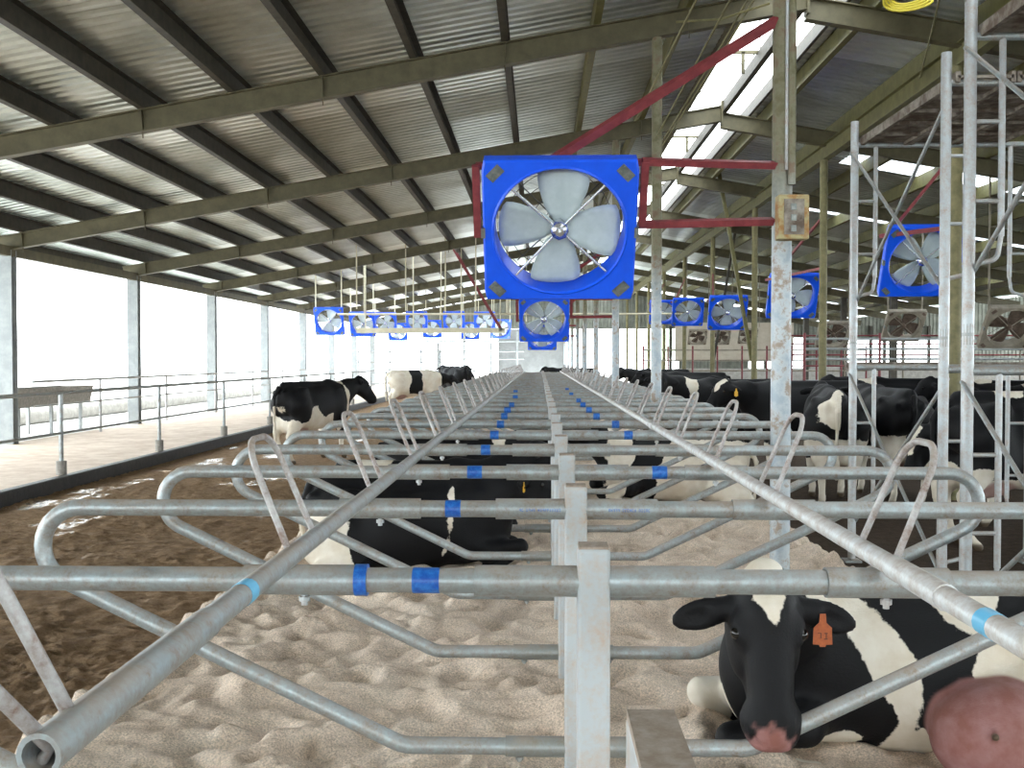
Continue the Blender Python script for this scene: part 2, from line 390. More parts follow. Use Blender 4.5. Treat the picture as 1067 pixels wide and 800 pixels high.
mb = MB(); mb.box((-120, -60, -.3), (-9.9, 160, .15)); tag(mb.build('ground', 'yard'), 'glaring white yard left of the barn', 'ground', kind='structure')
mb = MB(); mb.box((-9.9, YE+4, -.3), (120, 160, -.02)); tag(mb.build('ground', 'yard'), 'bright ground behind the far end of the barn', 'ground', kind='structure')
mb = MB(); mb.box((32, -60, -.3), (120, YE+4, -.02)); tag(mb.build('ground', 'yard'), 'bright ground beyond the right of the barn', 'ground', kind='structure')
mb = MB(); mb.box((-9.9, -60, -.3), (32, -6, -.02)); tag(mb.build('ground', 'yard'), 'bright ground behind the camera', 'ground', kind='structure')

# ------------------------------------------------------------------ roof
RD = .28
def zL(x): return 3.91 + .175*(x + 9.76)          # rafter centre line, left slope
def zR(x): return 6.07 - .180*(x - 3.3)           # right slope
XL0, XL1, XR0, XR1 = -11.4, 2.72, 3.86, 17.0
PZ = .27                                          # purlin height
def sheet(name, x0, x1, zf, y0, y1, mat, label, pitch=.21, dz=RD/2+PZ+.01):
    prof = []; y = y0
    while y < y1:
        for a, h in ((0, 0), (.42, 0), (.52, .035), (.90, .035)): prof.append((y+a*pitch, h))
        y += pitch
    prof = [p for p in prof if p[0] < y1] + [(y1, 0)]
    n = len(prof); k = 2
    v = []
    for x in (x0, x1): v += [(x, p, zf(x)+dz+h) for p, h in prof]
    f = [(i, i+1, n+i+1, n+i) for i in range(n-1)]
    o = mesh_obj(name, v, f, mat); tag(o, label, 'roof', kind='structure')
    md = o.modifiers.new('solid', 'SOLIDIFY'); md.thickness = .004
    return o
y = -29  # sheets extended unseen behind the viewpoint to keep sky light off near stalls
for i, (a, b) in enumerate(((33.9, 35.4), (39.9, 41.5), (45.9, 47.5), (51.9, 53.5))):
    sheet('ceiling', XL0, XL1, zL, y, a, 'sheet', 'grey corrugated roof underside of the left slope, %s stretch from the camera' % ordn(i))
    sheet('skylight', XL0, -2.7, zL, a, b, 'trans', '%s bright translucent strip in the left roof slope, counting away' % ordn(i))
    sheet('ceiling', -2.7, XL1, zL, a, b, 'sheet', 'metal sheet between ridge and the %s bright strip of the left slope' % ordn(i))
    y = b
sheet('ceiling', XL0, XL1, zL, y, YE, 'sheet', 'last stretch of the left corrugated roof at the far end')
# the right slope is laid in bands with a translucent strip in the middle of each bay
strips = []
for k in range(-1, 8):
    c = 21.9 + 5.95*(k-1) - 5.95
    strips.append((c-.5, c+.5))
strips = [q for q in strips if q[0] > 20 and q[1] < YE-1]
y = -29  # right sheets also reach back unseen, added length that dims the near stalls
for i, (a, b) in enumerate(strips):
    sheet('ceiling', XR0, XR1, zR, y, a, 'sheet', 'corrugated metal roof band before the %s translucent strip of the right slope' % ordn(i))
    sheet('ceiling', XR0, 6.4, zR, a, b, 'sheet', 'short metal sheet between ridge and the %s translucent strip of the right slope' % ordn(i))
    sheet('skylight', 6.4, XR1, zR, a, b, 'trans', '%s glowing translucent strip across the right roof slope, counting away' % ordn(i))
    y = b
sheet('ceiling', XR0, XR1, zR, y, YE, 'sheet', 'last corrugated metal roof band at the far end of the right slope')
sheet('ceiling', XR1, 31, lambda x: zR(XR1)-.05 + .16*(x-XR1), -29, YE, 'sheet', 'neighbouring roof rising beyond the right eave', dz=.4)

RY = [1.0 + 6*k for k in range(0, 11)]           # rafter lines: 1, 7, 13, 19 ...
I_PROF = [(-.07,-.14),(.07,-.14),(.07,-.125),(.008,-.125),(.008,.125),(.07,.125),(.07,.14),(-.07,.14),(-.07,.125),(-.008,.125),(-.008,-.125),(-.07,-.125)]
def box_prof(w, h): return [(-w/2, -h/2), (w/2, -h/2), (w/2, h/2), (-w/2, h/2)]
PXL = [-9.55 + 1.14*k for k in range(-1, 11)]
PXR = [4.15, 5.45, 6.75, 8.05, 9.35, 10.65, 11.95, 13.25, 14.6, 15.9]
for i, ry in enumerate(RY):
    t = empty('rafter', (3.3, ry, 6.0)); w = Matrix.Translation((-3.3, -ry, -6.0))
    def sub(mbx, nm, mt):
        o = mbx.build(nm, mt, t); o.matrix_parent_inverse = w; return o
    mb = MB(); mb.prof((-10.1, ry, zL(-10.1)), (3.3, ry, zL(3.3)), I_PROF); sub(mb, 'left_arm', 'olive')
    mb = MB(); mb.prof((3.3, ry, zR(3.3)), (16.9, ry, zR(16.9)), I_PROF); sub(mb, 'right_arm', 'olive')
    mb = MB()
    mb.box((3.285, ry-.10, zL(3.3)-.20), (3.315, ry+.10, zL(3.3)+.22)); sub(mb, 'joint_plate', 'olive')
    mb = MB()
    for px in PXL[1::2]:
        mb.add([(px-.005, ry-.10, zL(px)+.12), (px-.005, ry-.01, zL(px)-.22), (px-.005, ry+.02, zL(px)+.12),
                (px+.008, ry-.10, zL(px)+.12), (px+.008, ry-.01, zL(px)-.22), (px+.008, ry+.02, zL(px)+.12)],
               [(0,1,2),(5,4,3),(0,3,4,1),(1,4,5,2),(2,5,3,0)])
    sub(mb, 'stiffener_plates', 'olive')
    t['label'] = 'olive steel rafter spanning the barn, %s from the camera' % ordn(i) if i else 'olive steel rafter above the camera'
    tag(t, None, 'rafter', 'roof rafters', 'structure')
C_PROF = [(-.045,-.135),(.045,-.135),(.045,-.105),(.036,-.105),(.036,-.127),(-.036,-.127),(-.036,.127),(.045,.127),(.045,.135),(-.045,.135)]
for i, px in enumerate(PXL):
    z = zL(px)+RD/2+PZ/2
    mb = MB(); mb.prof((px, -29, z), (px, YE, z), C_PROF)
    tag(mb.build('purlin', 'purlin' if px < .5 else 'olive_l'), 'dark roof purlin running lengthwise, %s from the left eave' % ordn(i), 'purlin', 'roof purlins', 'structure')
for i, px in enumerate(PXR):
    z = zR(px)+RD/2+PZ/2
    mb = MB(); mb.prof((px, -29, z), (px, YE, z), C_PROF)
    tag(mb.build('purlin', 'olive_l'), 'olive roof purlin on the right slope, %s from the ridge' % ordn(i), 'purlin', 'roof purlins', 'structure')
# ridge opening: middle beam, side boards and small posts
rt = empty('ridge_vent', (3.3, 0, 6.1)); rw = Matrix.Translation((-3.3, 0, -6.1))
mb = MB(); mb.prof((3.36, -29, 6.32), (3.36, YE, 6.32), box_prof(.09, .20)); o = mb.build('ridge_beam', 'purlin', rt); o.matrix_parent_inverse = rw
mb = MB(); mb.prof((2.70, -29, 6.40), (2.70, YE, 6.40), box_prof(.05, .24)); o = mb.build('left_board', 'olive', rt); o.matrix_parent_inverse = rw
mb = MB(); mb.prof((3.88, -29, 6.34), (3.88, YE, 6.34), box_prof(.05, .20)); o = mb.build('right_board', 'purlin', rt); o.matrix_parent_inverse = rw
mb = MB()
for k in range(11):
    yy = 4+6*k
    mb.bar((2.72, yy, 6.42), (3.36, yy, 6.42), .05, .05)
    mb.bar((3.10, yy, 6.1), (3.10, yy, 6.42), .05, .05)
    mb.tube([(2.72, yy-3, 6.45), (3.36, yy, 6.45)], .010, 6); mb.tube([(2.72, yy+3, 6.45), (3.36, yy, 6.45)], .010, 6)
o = mb.build('cross_struts', 'olive', rt); o.matrix_parent_inverse = rw
tag(rt, 'open ridge vent letting white sky in along the roof peak', 'vent', kind='structure')
# longitudinal double beam on column row B
mb = MB(); mb.prof((5.18, -29, zR(5.18)-.24), (5.18, YE, zR(5.18)-.24), I_PROF)
tag(mb.build('girder', 'olive_l'), 'olive lengthwise girder resting on the second row of columns', 'beam', kind='structure')
mb = MB(); mb.prof((-9.80, -29, 3.74), (-9.80, YE, 3.74), [(-.06,-.09),(.06,-.09),(.06,.09),(-.06,.09)])
tag(mb.build('eave_beam', 'olive'), 'lengthwise eave beam on top of the left columns', 'beam', kind='structure')
# wires and sag rods near the ridge
rods = [((1.9, 6.6, 5.95), (1.15, 12.5, 4.6)), ((2.2, 7.2, 6.0), (1.45, 13, 4.5)), ((2.45, 8, 6.0), (1.6, 15, 4.6)), ((2.6, 9, 6.1), (1.8, 16.5, 4.9)),
        ((2.3, 10.5, 5.3), (1.42, 10.9, 5.25)), ((5.1, 9.2, 5.6), (5.8, 12.6, 5.35)), ((4.1, 10.5, 5.9), (5.3, 14.8, 5.55))]
for i, (a, b) in enumerate(rods):
    mb = MB(); mb.tube([a, (Vector(a)+Vector(b))/2 - Vector((0, 0, .06)), b], .012, 6)
    tag(mb.build('sag_rod', 'olivecol'), 'thin sagging rod below the roof peak, %s from the left' % ordn(i), 'rod', 'thin rods and wires under the ridge')
# yellow rope coil on the rafter
mb = MB()
for k in range(4):
    mb.tube([(3.35+.22*math.cos(t)*(1-.1*k), 9.6+.05*math.sin(t*2), 5.02+.10*math.sin(t)+.02*k) for t in [2*PI*j/20 for j in range(21)]], .012, 6, caps=False)
mb.tube([(3.35, 9.6, 5.05), (3.35, 9.62, 6.3)], .008, 6)
tag(mb.build('rope_coil', 'yellow'), 'yellow rope looped under the ridge at the top of the photo', 'rope')

# ------------------------------------------------------------------ columns
def round_column(x, y, r, z0, z1, mat, label):
    mb = MB(); mb.tube([(x, y, z0), (x, y, z1)], r, 20)
    o = mb.build('column', mat); tag(o, label, 'column', 'round steel columns', 'structure'); return o
ct = empty('column', (1.62, 7, 0)); cw = Matrix.Translation((-1.62, -7, 0))
def csub(mbx, nm, mt, **k):
    o = mbx.build(nm, mt, ct, **k); o.matrix_parent_inverse = cw; return o
mb = MB(); mb.tube([(1.62, 7, .05), (1.62, 7, zL(1.62)-.14)], .066, 24); csub(mb, 'shaft', 'column')
mb = MB(); mb.tube([(1.665, 6.92, 2.9), (1.665, 6.92, 5.4)], .026, 12); csub(mb, 'conduit', 'column')
mb = MB(); mb.tube([(1.632, 6.925, 3.0), (1.632, 6.925, 5.2)], .012, 8); csub(mb, 'thin_conduit', 'galv_b')
tag(ct, 'thick weathered round column standing in the right stalls, peeling grey blue', 'column', kind='structure')
bt = empty('switch_box', (1.655, 6.86, 2.53)); 
mb = MB(); mb.box((-.10, -.05, 0), (.10, .06, .29)); mb.build('case', 'box_y', bt, bevel=.008)
mb = MB(); mb.box((-.065, -.058, .03), (.065, -.05, .26)); mb.build('face_plate', 'rusty', bt)
for q in (.07, .14, .21):
    mb = MB(); mb.box((-.022, -.07, q-.022), (.012, -.058, q+.018)); mb.build('switch', 'plate', bt)
tag(bt, 'rusty yellow switch box strapped to the thick column', 'electrical box')
AX = {13: 1.46, 19: 1.39}
for k, y in enumerate(range(13, 62, 6)):
    x = AX.get(y, 1.36)
    round_column(x, y, .065, .05, zL(x)-.14, 'column', 'round olive column among the right stalls, %s beyond the thick one' % ordn(k))
for k, y in enumerate(range(7, 62, 6)):
    if y == 7: continue
    round_column(5.15, y, .07, 0, zR(5.15)-.38, 'olivecol' if y > 13 else 'olivecol', 'dark rusty column under the right girder, %s from the camera' % ordn(k-1))
for k, y in enumerate(range(13, 62, 6)):
    mb = MB(); mb.prof((-9.86, y, -.1), (-9.86, y, 3.76), [(-.13,-.10),(.13,-.10),(.13,-.085),(.01,-.085),(.01,.085),(.13,.085),(.13,.10),(-.13,.10),(-.13,.085),(-.01,.085),(-.01,-.085),(-.13,-.085)], up=(0, 1, 0))
    tag(mb.build('column', 'colpaint'), 'pale steel column on the open left side, %s from the camera' % ordn(k), 'column', 'left side columns', 'structure')
for k, y in enumerate(range(7, 62, 6)):
    mb = MB(); mb.bar((12.5, y, 0), (12.5, y, zR(12.5)-.14), .22, .22, (0, 1, 0))
    tag(mb.build('column', 'purlin'), 'dark square column deep in the right of the barn, %s from the camera' % ordn(k), 'column', 'dark columns deep on the right', 'structure')

# ------------------------------------------------------------------ far end wall
def corr_wall(x0, x1, z0, z1f, y, mat, label, pitch=.22):
    v = []; f = []; x = x0; pr = []
    while x < x1:
        for a, h in ((0, 0), (.45, 0), (.55, .04), (.92, .04)): pr.append((x+a*pitch, h))
        x += pitch
    n = len(pr)
    v = [(a, y+h, z0) for a, h in pr] + [(a, y+h, z1f(a)) for a, h in pr]
    f = [(i, i+1, n+i+1, n+i) for i in range(n-1)]
    o = mesh_obj('wall_back', v, f, mat); tag(o, label, 'wall', kind='structure'); return o
def ztop(x): return (zL(x) if x < 3.3 else (zR(x) if x < 17 else 3.6+.16*(x-17)))+.3
corr_wall(-9.7, 30, 3.55, ztop, YE, 'cladding', 'corrugated gable cladding above the openings at the far end')
corr_wall(12.3, 31, 3.0, lambda x: 3.6, YE+.02, 'cladding', 'corrugated band lowering the far right openings')
corr_wall(8.3, 12.3, 0, lambda x: 3.55, YE+.05, 'cladding', 'corrugated cladding between the far openings')
corr_wall(15.9, 18.3, 0, lambda x: 3.55, YE+.05, 'cladding', 'corrugated cladding between two groups of far openings')
corr_wall(24.0, 31, 0, lambda x: 3.55, YE+.05, 'cladding', 'corrugated cladding at the right of the far openings')
for i, x in enumerate((1.5, 2.6, 3.3, 4.7, 7.8, 13.4, 14.6, 19.6, 20.4, 21.5, 23.0)):
    mb = MB(); mb.bar((x, YE-.1, 0), (x, YE-.1, 3.7), .16, .16, (0, 1, 0)); tag(mb.build('door_post', 'purlin'), 'dark post in the far opening, %s from the white wall' % ordn(i), 'post', 'posts of the far openings', 'structure')
mb = MB(); mb.box((-2.2, 55.5, 0), (1.4, 55.8, 3.35)); tag(mb.build('wall_back', 'white'), 'low white wall closing the far end of the stall row', 'wall', kind='structure')
mb = MB(); mb.box((6.0, 46, 1.65), (11.2, 46.08, 3.35)); 
tag(mb.build('wall_panel', 'beige'), 'beige board wall behind the small blue fans', 'wall', kind='structure')
mb = MB(); mb.box((13, 50, .0), (31, 50.1, 1.4)); mb.box((6.5, 50, 0), (13, 50.1, 1.3)); tag(mb.build('wall_back', 'concrete'), 'low concrete wall deep behind the cows', 'wall', kind='structure')
t = empty('tree', (10.6, 90, 0))
bm = bmesh.new(); bmesh.ops.create_icosphere(bm, subdivisions=4, radius=1.5)
for v in bm.verts: v.co *= 1 + .28*nz(v.co*1.4) + .15*nz(v.co*4)
me = bpy.data.meshes.new('foliage'); bm.to_mesh(me); bm.free(); me.materials.append(M['farmgreen'])
o = bpy.data.objects.new('foliage', me); COL.objects.link(o); o.parent = t; o.location = (0, 0, 3.2)
mb = MB(); mb.tube([(0, 0, -.05), (.1, 0, 3.0)], [.18, .1], 8); mb.build('trunk', 'olive', t)
tag(t, 'small washed out tree seen through the far opening beside the olive column', 'tree')

# ------------------------------------------------------------------ stall dividers
PX = .13; ZT = 1.215; ZB = .36
def divider(k):
    t = empty('stall_divider', (PX, 1.29 + 1.2*k, 0))
    mb = MB(); mb.prof((0, 0, .0), (0, 0, 1.30), box_prof(.078, .078), up=(0, 1, 0)); mb.build('post', 'post', t, bevel=.008)
    mb = MB(); mb.prof((0, 0, 1.296), (0, 0, 1.304), box_prof(.070, .070), up=(0, 1, 0)); mb.build('dust_cap', 'dusttop', t)
    for s in (-1, 1):
        pts = fillet([(s*.02, 0, ZT), (s*2.40, 0, ZT), (s*.62, 0, ZB), (s*.02, 0, ZB)], [.14, .16], 12)
        mb = MB(); mb.tube(pts, .030, 18); mb.build('loop_pipe', 'galv', t)
    mb = MB(); mb.tube([(-.285, 0, ZT), (.29, 0, ZT)], .0375, 20, hollow=True); mb.build('coupling_sleeve', 'galv', t)
    mb = MB(); mb.tube([(-.25, 0, ZB), (.22, 0, ZB)], .036, 18, hollow=True); mb.build('lower_sleeve', 'galv_d', t)
    for s in (-1, 1):
        mb = MB(); mb.tube([(s*.555, 0, ZT), (s*.845, 0, ZT)], .0365, 20, hollow=True); mb.build('rail_clamp', 'galv', t)
        mb = MB(); mb.tube([(s*.70, 0, ZT-.03), (s*.70, 0, ZT-.062)], .008, 8); mb.tube([(s*.70, 0, ZT-.040), (s*.70, 0, ZT-.052)], .014, 6)
        mb.build('clamp_bolt', 'galv_b', t)
        mb = MB(); mb.tube([(s*.2, 0, ZB-.03), (s*.2, 0, ZB-.055)], .008, 8); mb.tube([(s*.2, 0, ZB-.036), (s*.2, 0, ZB-.048)], .014, 6)
        mb.build('lower_bolt', 'redpaint' if k == 99 else 'galv_d', t)
    return t
proto = divider(1)
tapes = {1: [(-.575, -.545), (-.435, -.37)], 2: [(-.465, -.41)], 3: [(-.47, -.40)], 4: [(-.47, -.415)], 5: [(-.47, -.41)], 6: [(-.48, -.42)], 7: [(-.48, -.42)], 8: [(-.5, -.43)], 9: [(-.48, -.42)], 11: [(-.5, -.43)], 13: [(-.55, -.48)]}
tapes_r = {3: [(.40, .47)], 5: [(.47, .53)], 6: [(.46, .52)], 7: [(.38, .44)], 8: [(.36, .42)], 9: [(.35, .41)], 10: [(.35, .41)], 12: [(.33, .39)], 14: [(.33, .39)]}
N_DIV = 33
rng = random.Random(7)
roots = [proto if k == 1 else copy_tree(proto) for k in range(N_DIV)]
for k in range(N_DIV):
    t = roots[k]
    t.location = (PX + (0 if k < 4 else rng.uniform(-.008, .008)), 1.29+1.2*k, 0)
    if k == 0:
        t.location[1] = 1.07
        for c in list(t.children):
            if c.name.startswith(('post', 'dust_cap')): bpy.data.objects.remove(c)
        mb = MB(); mb.box((-.032, -.08, 0), (.023, .095, 1.347)); mb.build('post', 'post', t, bevel=.005)
        mb = MB(); mb.box((-.031, -.079, 1.345), (.022, .094, 1.355)); mb.build('dust_cap', 'dusttop', t)
    t['label'] = {0: 'post top of the nearest stall divider at the bottom edge, capped with caked dust',
                  1: 'stall divider across the whole photo with two blue tape bands'}.get(k, 'galvanized stall divider of looped pipes, %s in the row from the camera' % ordn(k))
    tag(t, None, 'stall divider', 'galvanized stall dividers of the centre row')
    for a, b in tapes.get(k, []) + tapes_r.get(k, []):
        mb = MB(); mb.tube([(a, 0, ZT), (b, 0, ZT)], .0382 if abs(a) > .52 and k == 1 else .0310, 20, hollow=False); o = mb.build('blue_tape', 'tape', t); o['label'] = 'blue tape band'

def stencil(t, x0, x1, z, seed):
    # faint, unreadable stencilled print on the sleeve front
    rg = random.Random(seed); mb = MB(); x = x0; R = .0382
    def q(xa, xb, za, zb):
        v = []
        for xx, zz in ((xa, za), (xb, za), (xb, zb), (xa, zb)): v.append((xx, -math.sqrt(R*R-zz*zz)-.0004, ZT+zz))
        mb.add(v, [(0, 1, 2, 3)])
    while x < x1:
        w = .0055
        if rg.random() > .12:
            for st in rg.sample([(0, .0014, 0, 1), (w-.0014, w, 0, 1), (0, w, 0, .16), (0, w, .84, 1), (0, w, .42, .58)], 3): q(x+st[0], x+st[1], z+st[2]*.010, z+st[3]*.010)
        x += .0082
    mb.build('stencilled_print', 'tape', t)['label'] = 'faint blue stencilled print'
stencil(roots[2], -.20, -.055, -.004, 3); stencil(roots[2], .115, .262, -.004, 8)

# neck rails with welded hoops
ZN = ZT + .038 + .0275
def neck_rail(x, side, y0, hy0, label, mat, gap):
    t = empty('neck_rail', (x, y0, ZN))
    mb = MB(); mb.tube([(0, 0, 0), (0, 39.5-y0, 0)], .0240, 16, hollow=True); mb.build('rail_pipe', mat, t)
    for a, b in (((.0, .62) if side < 0 else (.95, 1.25)), (6.1, 6.3), (12.2, 12.4)):
        mb = MB(); mb.tube([(0, a, 0), (0, b, 0)], .0275, 16, hollow=True); mb.build('joint_sleeve', mat, t)
    mb = MB(); ya = .83 if side < 0 else .72
    mb.tube([(0, ya, 0), (0, ya+.05, 0)], .0250, 16); o = mb.build('blue_tape', 'tape_l', t); o['label'] = 'light blue tape band'
    pts = fillet([(0, -gap/2, 0), (side*.112, -gap/2+.015, .272), (side*.112, gap/2-.015, .272), (0, gap/2, 0)], .085, 8)
    mb = MB(); mb.tube([(side*.02, -gap/2, -.03)] + pts + [(side*.02, gap/2, -.03)], .0085, 10); hoop = mb.build('hoop', 'hoop', t)
    y = hy0; first = True
    if side < 0:
        cp = fillet([(0, .03, 0), (-.14, -.16, .30), (-.14, .07, .30), (0, .10, 0)], .085, 8)
        mb = MB(); mb.tube([(-.02, .03, -.03)] + cp + [(-.02, .10, -.03)], .0095, 10); mb.build('hoop', 'hoop', t)
    while y < 39.2:
        o = hoop if first else hoop.copy()
        if not first: COL.objects.link(o); o.parent = t
        o.location = (0, y-y0, 0); first = False; y += 1.19
    tag(t, label, 'rail', 'neck rails over the stalls'); return t
neck_rail(-.592, -1, 1.20, 2.58, 'darker left neck rail with welded hoops, its open end at bottom left', 'galv', .27)
neck_rail(.800, 1, 1.10, 1.29, 'pale right neck rail with welded hoops, crossing the lower right', 'rail_pale', .25)

# ------------------------------------------------------------------ fans
def make_fan(dusty=False, wire=True):
    t = empty('ventilation_fan')
    W, Hh, R = .515, .50, .440; N = 72
    # local: face in XZ plane facing -Y
    ang = [2*PI*i/N for i in range(N)]
    def sq(a, w, h, rc=.02):
        c, s = math.cos(a), math.sin(a); k = min(w/abs(c) if abs(c) > 1e-6 else 9, h/abs(s) if abs(s) > 1e-6 else 9)
        x, z = c*k, s*k; d = math.hypot(w, h)
        L = math.hypot(x, z); 
        if L > d-rc*.55: L2 = d-rc*.55; x, z = x*L2/L, z*L2/L
        return x, z
    rings = [('s', W-.012, Hh-.012, .14), ('s', W, Hh, .11), ('s', W, Hh, .012), ('s', W-.012, Hh-.012, 0), ('c', R+.022, -0.0), ('c', R+.010, -.010), ('c', R, .005), ('c', R-.004, .20), ('c', R+.012, .20), ('c', R+.02, .14)]
    v = []
    for rg in rings:
        for a in ang:
            if rg[0] == 's': x, z = sq(a, rg[1], rg[2]); v.append((x, rg[3], z))
            else: v.append((rg[1]*math.cos(a), rg[2], rg[1]*math.sin(a)))
    nr = len(rings); f = [(r*N+i, r*N+(i+1) % N, ((r+1) % nr)*N+(i+1) % N, ((r+1) % nr)*N+i) for r in range(nr) for i in range(N)]
    mb = MB(); mb.add(v, f, False); h = mb.build('housing', 'dusty' if dusty else 'blue', t)
    for sx in (-1, 1):
        for sz in (-1, 1):
            mb = MB(); c = Vector((sx*(W-.088), -.006, sz*(Hh-.085)))
            q = [(c.x+.062*a, c.z+.062*b) for a, b in ((1, .25), (.25, 1), (-1, -.25), (-.25, -1))] if sx*sz < 0 else [(c.x+.062*a, c.z+.062*b) for a, b in ((-1, .25), (-.25, 1), (1, -.25), (.25, -1))]
            mb.add([(x, -.007, z) for x, z in q] + [(x, .002, z) for x, z in q], [(0,1,2,3), (0,1,5,4), (1,2,6,5), (2,3,7,6), (3,0,4,7)])
            for x, z in q:
                xx = c.x+(x-c.x)*.6; zz = c.z+(z-c.z)*.6; mb.tube([(xx, -.014, zz), (xx, -.005, zz)], .009, 6)
            p = mb.build('corner_plate', 'dusty_d' if dusty else 'plate', t)
    for k in range(4):
        a = PI/4 + k*PI/2 + .04
        mb = MB(); mb.tube([(.05*math.cos(a), .05, .05*math.sin(a)), (R*math.cos(a), .03, R*math.sin(a))], .009, 8)
        mb.build('strut', 'dusty' if dusty else 'chrome', t)
    # wheel
    w = empty('wheel'); w.parent = t; w.location = (0, .10, 0)
    mb = MB()
    mb.tube([(0, -.10, 0), (0, -.085, 0), (0, -.08, 0), (0, .04, 0)], [.030, .034, .062, .066], 8)
    mb.tube([(0, -.13, 0), (0, -.09, 0)], .014, 10)
    mb.build('hub', 'dusty_d' if dusty else 'chrome', w)
    for k in range(4):
        a0 = k*PI/2 + PI/2; vv = []; n = 9; m = 7
        for i in range(n):
            r = .05 + (.415-.05)*i/(n-1); hw = (.050 + .125*min(1, (i/(n-1))**.6*1.25))
            if i == n-1: hw *= .80
            for j in range(m):
                q = (j/(m-1)*2-1); off = q*hw; tw = .27 - .10*i/(n-1)
                rr = r - (.022*q*q if i == n-1 else 0)
                px = rr; pz = off*math.cos(tw); py = off*math.sin(tw) + .012*(1-q*q)
                x = px*math.cos(a0)-pz*math.sin(a0); z = px*math.sin(a0)+pz*math.cos(a0)
                vv.append((x, py, z))
        ff = [(i*m+j, i*m+j+1, (i+1)*m+j+1, (i+1)*m+j) for i in range(n-1) for j in range(m-1)]
        mb = MB(); mb.add(vv, ff, True); b = mb.build('blade', 'dusty_d' if dusty else 'blade', w)
        md = b.modifiers.new('s', 'SOLIDIFY'); md.thickness = .006
    if wire:
        mb = MB()
        for r in (.10, .19, .28, .36, .43):
            mb.tube([(r*math.cos(a), .215-.03*(1-r/.4), r*math.sin(a)) for a in [2*PI*i/40 for i in range(41)]], .0028, 5, caps=False)
        for k in range(8):
            a = k*PI/4; mb.tube([(.03*math.cos(a), .19, .03*math.sin(a)), (.41*math.cos(a), .212, .41*math.sin(a))], .004, 5)
        mb.build('rear_guard', 'wire', t)
    mb = MB(); mb.tube([(0, .16, 0), (0, .30, 0)], .07, 14); mb.build('motor', 'plate' if not dusty else 'dusty_d', t)
    for s in (-1, 1):
        mb = MB(); mb.box((s*W-.014, -.012, -.035), (s*W+.014, .05, .035)); mb.build('side_bracket', 'plate', t)
    return t
fan0 = make_fan(); dfan0 = make_fan(True)
TILT = math.radians(29)
usedf = [False, False]
def place_fan(px, py, d, label, group, rz=0, tilt=TILT, s=1, spin=0., dusty=False):
    base = dfan0 if dusty else fan0; k = 1 if dusty else 0
    t = base if not usedf[k] else copy_tree(base); usedf[k] = True
    t.location = ((px-562)/1080*d, d, H+(374-py)/1080*d); t.rotation_euler = (tilt, 0, rz); t.scale = (s, s, s)
    for c in t.children:
        if c.name.startswith('wheel'): c.rotation_euler = (0, spin, 0)
    tag(t, label, 'fan', group); return t
big = place_fan(583, 243, 7.0, 'large blue square fan above the centre row of stalls', 'blue ventilation fans', spin=.07)
def bracket(fan, cx, cy, arms_right=True):
    # red angle iron bracket from the fan to its column
    inv = fan.matrix_basis.inverted(); mb = MB()
    f = fan.location
    def L(p): return inv @ Vector(p)
    W = .555
    s1, s2 = fan.matrix_basis @ Vector((-W, .06, .45)), fan.matrix_basis @ Vector((-W, .06, -.05))
    mb.bar(L(s1), L(s2), .05, .05)
    r1, r2 = fan.matrix_basis @ Vector((W, .06, .47)), fan.matrix_basis @ Vector((W, .06, .03))
    mb.bar(L(r1), L(r2), .05, .05)
    zt = f.z + .43
    mb.bar(L((r1.x-.02, r1.y, r1.z)), L((cx, cy, r1.z)), .045, .045)
    mb.bar(L((s1.x, s1.y+.02, s1.z)), L((r1.x, r1.y+.02, r1.z)), .04, .04)
    mb.bar(L((r2.x-.02, r2.y+.1, f.z+.07)), L((cx, cy, f.z+.07)), .045, .045)
    mb.bar(L((f.x-.14, f.y+.05, f.z+.44)), L((cx-.02, cy, f.z+1.40)), .055, .055)
    mb.build('bracket', 'redpaint', fan)['label'] = 'red angle iron bracket'
bpy.context.view_layer.update()
big_b = big.matrix_basis.copy()
small = place_fan(567, 334, 19.0, 'smaller blue fan hanging directly behind the large one', 'blue ventilation fans', s=.89, spin=PI/4)
tiny = place_fan(565, 352, 37.0, 'lowest of the three lined up blue fans, mostly hidden', 'blue ventilation fans')
fB = []
for i, (px, py, d, sp, lb) in enumerate(((957, 275, 13.9, .62, 'blue fan behind the scaffold legs on the right'), (824, 310, 21.8, .2, 'blue fan half hidden by the thick weathered column'),
                         (757, 327, 28.2, .05, 'face-on blue fan left of the thick column, larger of the pair'), (716, 326, 34.5, .5, 'blue fan in the pair beside the olive column, smaller one'), (690, 326, 40.5, 0, 'tiny blue fan half behind the olive column'))):
    fB.append(place_fan(px, py, d, lb, 'blue ventilation fans', rz=-.03, spin=sp))
lf = [(342, 335, 36, -.03, .3, 'leftmost blue fan of the far left row'), (377, 338, 41, -.03, .0, 'second blue fan of the far left row'), (401, 337, 47, 0, .4, 'third blue fan of the far left row, overlapped by the second'),
      (434, 335, 50, 0, 0, 'blue fan with an upright cross of blades, first of three level ones'), (473, 335, 50, 0, .1, 'middle blue fan of the three level ones at the far end'), (505, 335.5, 50, 0, .2, 'blue fan right of the three level ones at the far end'),
      (522, 343, 52, .3, .7, 'small dark blue fan at the end of the cream plank'), (450, 343, 56, 0, .3, 'low blue fan behind the cream plank, between two higher fans'), (414, 346, 56, 0, .3, 'low blue fan behind the cream plank at its left'), (490, 345, 57, 0, .5, 'low blue fan behind the cream plank near its right end')]
for px, py, d, rz, sp, lb in lf:
    t = place_fan(px, py, d, lb, 'blue ventilation fans', rz=rz, spin=sp, tilt=math.radians(20))
